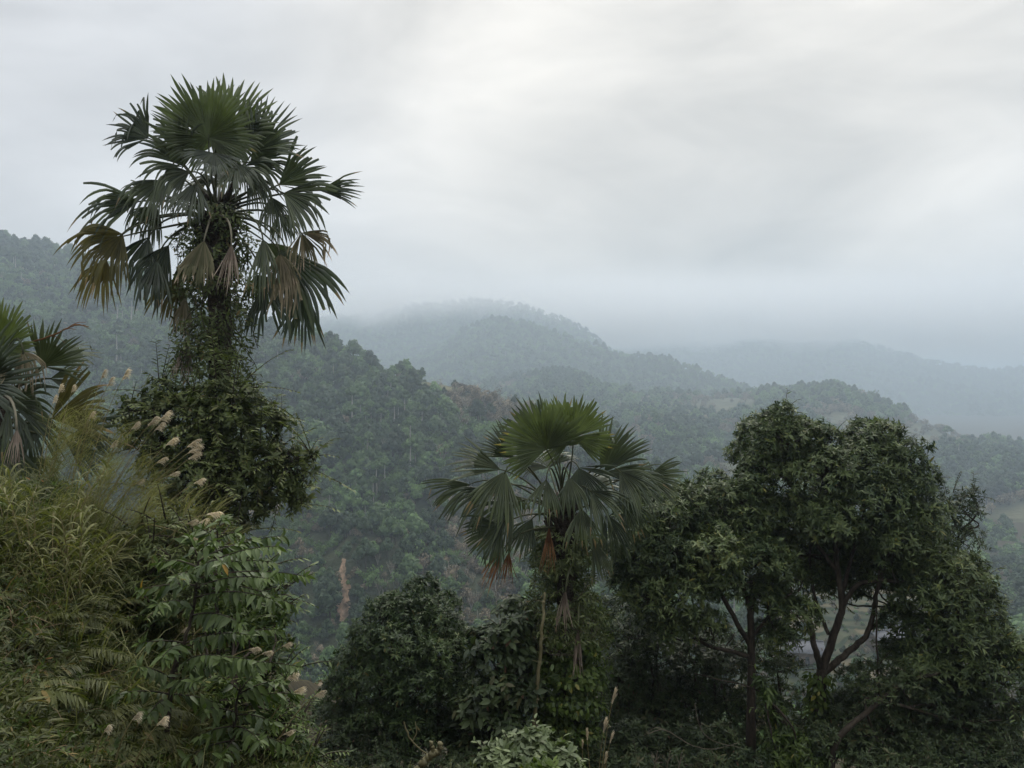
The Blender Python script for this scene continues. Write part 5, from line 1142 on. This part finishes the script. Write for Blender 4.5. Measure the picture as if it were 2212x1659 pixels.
sapling('tall sapling with rows of large drooping leaves in the middle of the bank', bp(354, D), [P(370, 1480, D), P(395, 1400, D), P(415, 1326, D), P(425, 1258, D), P(427, 1200, D)],
        [(425, 1230, 600, 1180, -.2), (425, 1215, 520, 1175, .3), (425, 1270, 580, 1250, -.3), (425, 1250, 660, 1245, .2), (425, 1290, 592, 1296, -.4), (425, 1265, 300, 1275, -.2), (425, 1225, 340, 1215, .3), (425, 1200, 410, 1160, 0), (425, 1200, 460, 1168, 0),
         (418, 1310, 340, 1305, -.5), (415, 1330, 520, 1345, -.4), (400, 1390, 300, 1390, -.2), (398, 1395, 350, 1420, -.5), (400, 1390, 540, 1372, -.3), (395, 1400, 600, 1360, .2), (385, 1440, 480, 1420, -.5), (380, 1450, 645, 1440, -.1), (378, 1450, 560, 1430, -.6),
         (375, 1470, 300, 1440, -.3), (365, 1500, 250, 1500, -.3), (368, 1490, 420, 1470, -.5), (365, 1500, 470, 1520, .1), (360, 1510, 320, 1545, -.4), (425, 1240, 480, 1215, -.6), (422, 1255, 380, 1245, -.6)], .105, 'leaf_broad', D)
D = 6.3
sapling('pale-stemmed sapling with crowded leaves behind the tall sapling, near the evergreen tree', bp(470, D), [P(470, 1350, D), P(466, 1240, D), P(468, 1150, D)],
        [(468, 1150, 480, 1118, 0), (468, 1165, 430, 1140, 0), (468, 1165, 510, 1150, 0), (468, 1180, 425, 1175, .1), (468, 1185, 520, 1180, .1), (468, 1200, 560, 1160, .2), (468, 1195, 615, 1158, .3), (467, 1220, 590, 1215, .1), (467, 1240, 400, 1215, .1), (467, 1260, 640, 1310, .2), (467, 1270, 560, 1300, .0)], .12, 'leaf_broad', D, tint=(.5, .2))
D = 5.6
sapling('low spreading sapling at the lower right edge of the bank', bp(500, D), [P(500, 1620, D), P(510, 1540, D), P(520, 1480, D)],
        [(515, 1500, 600, 1470, 0), (515, 1510, 640, 1500, .2), (510, 1540, 440, 1530, -.2), (510, 1545, 590, 1560, -.2), (505, 1570, 430, 1590, -.3), (505, 1580, 620, 1610, .1), (505, 1570, 560, 1600, -.4), (515, 1490, 470, 1460, -.1), (515, 1500, 550, 1455, .1), (505, 1600, 480, 1640, -.4), (505, 1600, 400, 1640, -.4)], .12, 'leaf_broad', D, tint=(.35, .2))
b = [B(475, 1490, 26, 5.9), B(510, 1510, 24, 5.9), B(450, 1520, 24, 5.8), B(540, 1480, 22, 6), B(440, 1330, 30, 6.4), B(500, 1320, 30, 6.5), B(540, 1350, 30, 6.5), B(570, 1400, 26, 6.5), B(600, 1540, 24, 6.2), B(600, 1340, 24, 6.6)]
tree('leafy_bush', 'bright yellow-green small-leaved bush on the bank between the saplings', 'bush', bp(500, 6), b, [([bp(500, 6), P(500, 1500, 6)], .012, .005)], leaf=.055, mat='leaf_vine', dens=260, k=6, tint=(.5, .25), n_shoots=40, shoot=(.05, .15), inner=.2, thin=.004, twigs=3)
b = [B(250, 1180, 30, 7.2), B(330, 1170, 34, 7.2), B(400, 1180, 34, 7.2), B(290, 1230, 40, 7), B(370, 1240, 40, 6.8), B(180, 1230, 40, 7.2), B(90, 1230, 40, 7.2), B(30, 1200, 44, 7.4), B(440, 1260, 36, 6.9), B(130, 1300, 46, 6.8), B(240, 1320, 50, 6.6), B(350, 1330, 50, 6.5), B(40, 1330, 46, 6.8), B(-20, 1270, 40, 7)]
tree('leafy_bush', 'dark dense low thicket along the top of the bank below the flowering grasses', 'bush', bp(250, 7), b, [([bp(250, 7), P(250, 1250, 7)], .012, .005)], leaf=.07, mat='leaf_broad', dens=110, k=6, tint=(.25, .2), n_shoots=60, shoot=(.1, .25), inner=.2, thin=.004, twigs=3, tpl=LEAF_L)

D = 7
b = [B(300, 1150, 36, D), B(360, 1140, 34, D), B(420, 1170, 40, D), B(330, 1200, 48, D-.2), B(400, 1230, 52, D-.3), B(260, 1200, 40, D), B(290, 1270, 52, D-.4), B(370, 1310, 56, D-.5), B(450, 1240, 40, D-.2), B(440, 1300, 46, D-.2), B(220, 1260, 46, D-.2)]
tree('leafy_bush', 'light olive fine-leaved bush on the bank below the evergreen tree, behind the tall sapling', 'bush', bp(340, D), b, [([bp(340, D), P(350, 1250, D)], .015, .006)], leaf=.075, mat='leaf_olive', dens=70, k=7, tint=(.5, .25), n_shoots=110, shoot=(.12, .45), inner=.2, thin=.004, twigs=3, tpl=leaf_tpl(.16, .06, .4))
D = 6.9
b = [B(500, 1230, 38, D), B(550, 1240, 40, D), B(590, 1290, 38, D), B(520, 1300, 50, D-.2), B(570, 1350, 46, D-.1), B(500, 1370, 52, D-.3), B(560, 1420, 50, D-.3), B(610, 1400, 32, D), B(600, 1460, 38, D-.2), B(490, 1450, 52, D-.4), B(540, 1500, 54, D-.4), B(460, 1190, 30, D)]
tree('leafy_bush', 'mid green bush filling the right edge of the bank behind the tall sapling', 'bush', bp(540, D), b, [([bp(540, D), P(540, 1400, D)], .015, .006)], leaf=.085, mat='leaf_broad', dens=62, k=7, tint=(.45, .25), n_shoots=90, shoot=(.1, .35), inner=.2, thin=.004, twigs=3)
D = 6.4
b = [B(600, 1530, 40, D), B(640, 1570, 34, D), B(570, 1570, 46, D-.2), B(620, 1620, 46, D-.1), B(670, 1640, 30, D), B(540, 1620, 50, D-.3), B(500, 1570, 46, D-.3), B(590, 1670, 50, D-.2), B(470, 1640, 46, D-.4)]
tree('leafy_bush', 'dark small-leaved bush at the lower right foot of the bank beside the domed tree', 'bush', bp(590, D), b, [([bp(590, D), P(590, 1600, D)], .015, .006)], leaf=.06, mat='leaf_vine', dens=110, k=7, tint=(.22, .2), n_shoots=90, shoot=(.1, .3), inner=.2, thin=.004, twigs=3, tpl=LEAF_L)
tall_reed = [(bp(u, d), rng.uniform(0, 6.28), k) for u, d, k in ((575, 6.7, 1.15), (480, 6.9, 1.4), (430, 7.1, 1.4), (520, 6.6, 1.2), (380, 7.2, 1.3))]
put(make_reed(1.6), tall_reed, 'tall cane with drooping pointed leaves at the right side of the bank', 'tall canes at the right side of the bank')
put(make_panicle(), [(bp(u, d), rng.uniform(-.6, .6), k) for u, d, k in ((100, 7.6, 1.15), (150, 7.4, 1.25), (185, 7.5, 1.2), (230, 7.4, 1.15), (280, 7.3, 1.2), (330, 7.3, 1.35), (370, 7.2, 1.5), (400, 7.1, 1.5), (60, 7.2, 1.0), (310, 7.0, 1.1), (250, 6.9, 1.0), (200, 6.8, 1.0))], 'tall yellow-green flowering grass head in the row along the top of the bank', 'tall flowering grasses along the top of the bank')

# feathery reed plumes
def plume_reed(u, v, bu, bv, d, size, label, group='feathery reed plumes', lean=1, up=False, name='plume_reed'):
    tip = P(u, v, d); base = P(bu, bv, d+.1) if bv else bp(bu, d)
    r = thing(name, label, 'reed plume', base, group); w = MB(); s = size/F*d
    dirn = nrm(tip-base); ctrl = base + (tip-base)*.6 + vec(-.10*lean, 0, .18)*np.linalg.norm(tip-base)*.5
    path = bez(base, ctrl, tip, 14); w.tube(path, np.linspace(.0055, .0022, 14), 5); w.build('stalk', M['stalk'], r, smooth=True)
    m = MB(); ax = nrm(tip - path[-2]); n = 120; f = rng.uniform(0, 1, n); end = tip + ax*s*.55
    pp = tip - ax*s*.35 + ax*s*(f*.95)[:, None] + rng.normal(size=(n, 3))*s*.03
    side = vec(lean, 0, 0); d0 = nrm(ax*1.0 + rand_dirs(n)*(.16 if up else .38) + side*.25 + vec(0, 0, .15))
    L = s*rng.uniform(.45, .95, n)*(1-.35*f); rows = 7; p = pp.copy(); dd = d0.copy(); V = []; sd = nrm(np.cross(dd, rand_dirs(n))); g = (.25 if up else 1.0)*rng.uniform(.6, 1.5, n)
    for k in range(rows):
        wd = s*.016*(1-.75*k/rows)+.0004; V += [p-sd*wd, p+sd*wd]; dd = nrm(dd + (DOWN*.42+side*.14)*g[:, None]*(.3 + k*.16)); p = p + dd*(L/(rows-1))[:, None]
    V = np.stack(V, 1); b_ = (np.arange(n)*rows*2)[:, None, None]; k_ = (np.arange(rows-1)*2)[None, :, None]
    m.add(V.reshape(-1, 3), (b_+k_+np.array([0, 1, 3, 2])).reshape(-1, 4), None, np.repeat(N_(n, .5, .25), rows*2)); m.build('plume', M['plume'], r)
up1 = [(221, 812, 150, 1130, 22), (268, 813, 150, 1150, 27), (235, 829, 120, 1150, 24), (128, 843, 80, 1180, 20), (116, 866, 70, 1190, 18), (195, 901, 110, 1180, 20), (156, 843, 95, 1170, 18), (289, 922, 130, 1170, 22), (351, 903, 170, 1150, 30), (326, 913, 160, 1160, 28), (340, 924, 165, 1165, 26),
       (365, 957, 190, 1150, 28), (412, 961, 200, 1160, 30), (414, 973, 205, 1165, 32), (414, 987, 210, 1170, 28), (345, 996, 190, 1120, 24), (372, 1024, 180, 1110, 20), (295, 1043, 160, 1130, 24), (426, 1041, 250, 1150, 24), (242, 962, 120, 1210, 20)]
for q in up1: plume_reed(q[0], q[1], q[2], q[3]+60, 7.4, q[4]*.92, 'tan feathery plume on a long stalk leaning right above the grassy bank', 'reed plumes above the bank')
for q in [(456, 1110, 300, 1180, 26), (410, 1129, 300, 1230, 20), (435, 1127, 310, 1240, 18), (417, 1162, 300, 1130, 20)]: plume_reed(q[0], q[1], q[2], q[3], 6.8, q[4]*1.1, 'small tan plume in front of the dark foot of the evergreen tree', 'reed plumes below the evergreen tree')
for q in [(291, 1550, 250, 1640, 26), (345, 1561, 280, 1680, 28), (229, 1576, 200, 1660, 22)]: plume_reed(q[0], q[1], q[2], q[3], 4.4, q[4], 'pale tan plume standing low at the foot of the bank', 'low reed plumes at the foot of the bank')
for q in [(544, 1402, 470, 1440, 24), (572, 1411, 520, 1450, 22), (616, 1394, 560, 1450, 20), (626, 1462, 580, 1520, 28), (640, 1493, 580, 1560, 26), (684, 1501, 600, 1600, 24), (619, 1584, 560, 1640, 22), (476, 1338, 420, 1370, 22), (395, 1363, 360, 1420, 20)]: plume_reed(q[0], q[1], q[2], q[3], 5.9, q[4], 'faded plume among the leaves at the right side of the bank', 'reed plumes at the right side of the bank')
for q in [(1324, 1512, 1296, 1700, 34), (1305, 1575, 1290, 1720, 34), (1268, 1592, 1280, 1720, 26), (1319, 1599, 1300, 1720, 26), (1258, 1612, 1262, 1720, 20), (1307, 1643, 1300, 1740, 26)]: plume_reed(q[0], q[1], q[2], q[3], 10, q[4]*.8, 'upright narrow tan plume in front of the shade right of the middle palm', 'upright reed plumes right of the middle palm', lean=.3, up=True)

# ------------------------------------------------------------------ poles, dead wood, bare twigs
r = thing('bamboo_pole', 'pale bamboo pole leaning against the creeper on the middle palm trunk', 'pole', P(1150, 1600, 14)); m = MB()
pth = [P(1150, 1640, 14), P(1156, 1540, 14), P(1165, 1430, 14), P(1172, 1350, 14), P(1176, 1280, 14.1)]; limb(m, pth, .042, .022, 10); m.build('culm', M['cane'], r, smooth=True)
for k, (u, v) in enumerate([(1154, 1575), (1160, 1510), (1166, 1430), (1170, 1380), (1174, 1300)]):
    m = MB(); c = P(u, v, 14); m.tube([c-vec(0, 0, .012), c+vec(0, 0, .012)], [.048-.004*k]*2, 12); s = 1 if k % 2 else -1; m.tube([c, c+vec(.14*s, -.02, .04)], [.006, .003], 4); m.build('node', M['cane'], r)
m = MB(); limb(m, S((898, 1668), (915, 1645), (930, 1632), (946, 1624), (953, 1606), d=9), .05, .035); limb(m, S((930, 1632), (935, 1618), (930, 1602), d=9), .03, .02)
tag(m.build('dead_branch', M['cane'], smooth=True), 'broken pale dead branch below the domed tree at the bottom edge', 'branch')
m = MB(); limb(m, S((872, 1560), (884, 1592), (900, 1612), (926, 1632), d=9.1), .012, .008, 5); limb(m, S((892, 1600), (900, 1580), (897, 1560), d=9.1), .008, .005, 5)
tag(m.build('bare_vine', M['cane'], smooth=True), 'bare curling vine hanging over the dead branch at the bottom', 'vine')
m = MB(); limb(m, S((1400, 1585), (1436, 1577), (1490, 1608), (1540, 1618), (1598, 1604), d=13), .009, .004, 5); limb(m, S((1500, 1520), (1512, 1570), (1540, 1600), (1600, 1615), d=13), .008, .004, 5); limb(m, S((1436, 1577), (1415, 1572), (1390, 1590), d=13), .007, .003, 4)
tag(m.build('bare_branch', M['bark_grey'], smooth=True), 'thin bare branch bowing across the dark shade right of the middle palm', 'branch')
for u in (1413, 1440, 1466):
    m = MB(); limb(m, S((u-8, 1690), (u+2, 1650), (u+8, 1622), d=9), .01, .004, 5); limb(m, S((u+2, 1650), (u-6, 1632), d=9), .006, .003, 4); limb(m, S((u+3, 1645), (u+14, 1630), d=9), .006, .003, 4)
    tag(m.build('dead_twig', M['bark_grey'], smooth=True), 'small forked dead twig standing at the bottom edge in the shade', 'twig', 'dead twigs at the bottom edge')
m = MB(); w0 = [P(60, 742, 9), P(120, 722, 9), P(160, 702, 9), P(192, 706, 9)]; limb(m, w0, .012, .005, 6)
for (a, b_) in (((130, 716), (165, 712)), ((150, 706), (185, 696)), ((160, 703), (196, 712)), ((110, 726), (140, 740))): limb(m, S(a, ((a[0]+b_[0])/2, (a[1]+b_[1])/2-4), b_, d=9), .006, .002, 4)
tag(m.build('dry_flower_stalk', M['palm_rust'], smooth=True), 'dry reddish flower stalk arching out of the left palm', 'flower stalk')



# ------------------------------------------------------------------ haze and the cloud that sits on the summits
def closed_box(name, x0, x1, y0, y1, z0, z1, mat):
    m = MB()
    V = [(x, y, z) for z in (z0, z1) for y in (y0, y1) for x in (x0, x1)]
    m.add(V, [(0, 2, 3, 1), (4, 5, 7, 6), (0, 1, 5, 4), (2, 6, 7, 3), (0, 4, 6, 2), (1, 3, 7, 5)])
    return tag(m.build(name, mat), kind='stuff')
def vol_mat(name, col, dens, aniso=0.3):
    m, nt = new_mat(name); out = nt.nodes.new('ShaderNodeOutputMaterial'); v = nt.nodes.new('ShaderNodeVolumePrincipled')
    v.inputs['Color'].default_value = (*col, 1); v.inputs['Density'].default_value = dens; v.inputs['Anisotropy'].default_value = aniso
    nt.links.new(v.outputs[0], out.inputs['Volume']); return m, nt, v
HAZE_DENSITY = 0.00060
hm, _, _ = vol_mat('haze_air', (0.74, 0.87, 0.99), HAZE_DENSITY, 0.55)
closed_box('haze', -9100, 9100, -9100, 9100, -110, 262, hm)
mm, nt, v = vol_mat('mist_air', (0.985, 0.99, 1.0), 0.01, 0.6)
geo = nt.nodes.new('ShaderNodeNewGeometry'); sep = nt.nodes.new('ShaderNodeSeparateXYZ'); nt.links.new(geo.outputs['Position'], sep.inputs[0])
tn = nt.nodes.new('ShaderNodeTexNoise'); tn.inputs['Scale'].default_value = 0.0045; tn.inputs['Detail'].default_value = 3
nt.links.new(geo.outputs['Position'], tn.inputs['Vector'])
mr = nt.nodes.new('ShaderNodeMapRange'); mr.inputs[1].default_value = 0.3; mr.inputs[2].default_value = 0.7; mr.inputs[3].default_value = -50; mr.inputs[4].default_value = 45
nt.links.new(tn.outputs['Fac'], mr.inputs[0])
ad = nt.nodes.new('ShaderNodeMath'); ad.operation = 'ADD'; nt.links.new(sep.outputs[2], ad.inputs[0]); nt.links.new(mr.outputs[0], ad.inputs[1])
m2 = nt.nodes.new('ShaderNodeMapRange'); m2.inputs[1].default_value = 132; m2.inputs[2].default_value = 200; m2.inputs[3].default_value = 0; m2.inputs[4].default_value = 0.014
nt.links.new(ad.outputs[0], m2.inputs[0])
m3 = nt.nodes.new('ShaderNodeMapRange'); m3.interpolation_type = 'SMOOTHSTEP'; m3.inputs[1].default_value = 1400; m3.inputs[2].default_value = 2300; nt.links.new(sep.outputs[1], m3.inputs[0])
mu = nt.nodes.new('ShaderNodeMath'); mu.operation = 'MULTIPLY'; nt.links.new(m2.outputs[0], mu.inputs[0]); nt.links.new(m3.outputs[0], mu.inputs[1])
nt.links.new(mu.outputs[0], v.inputs['Density'])
closed_box('summit_mist', -1500, 3600, 1350, 4800, 95, 258, mm)
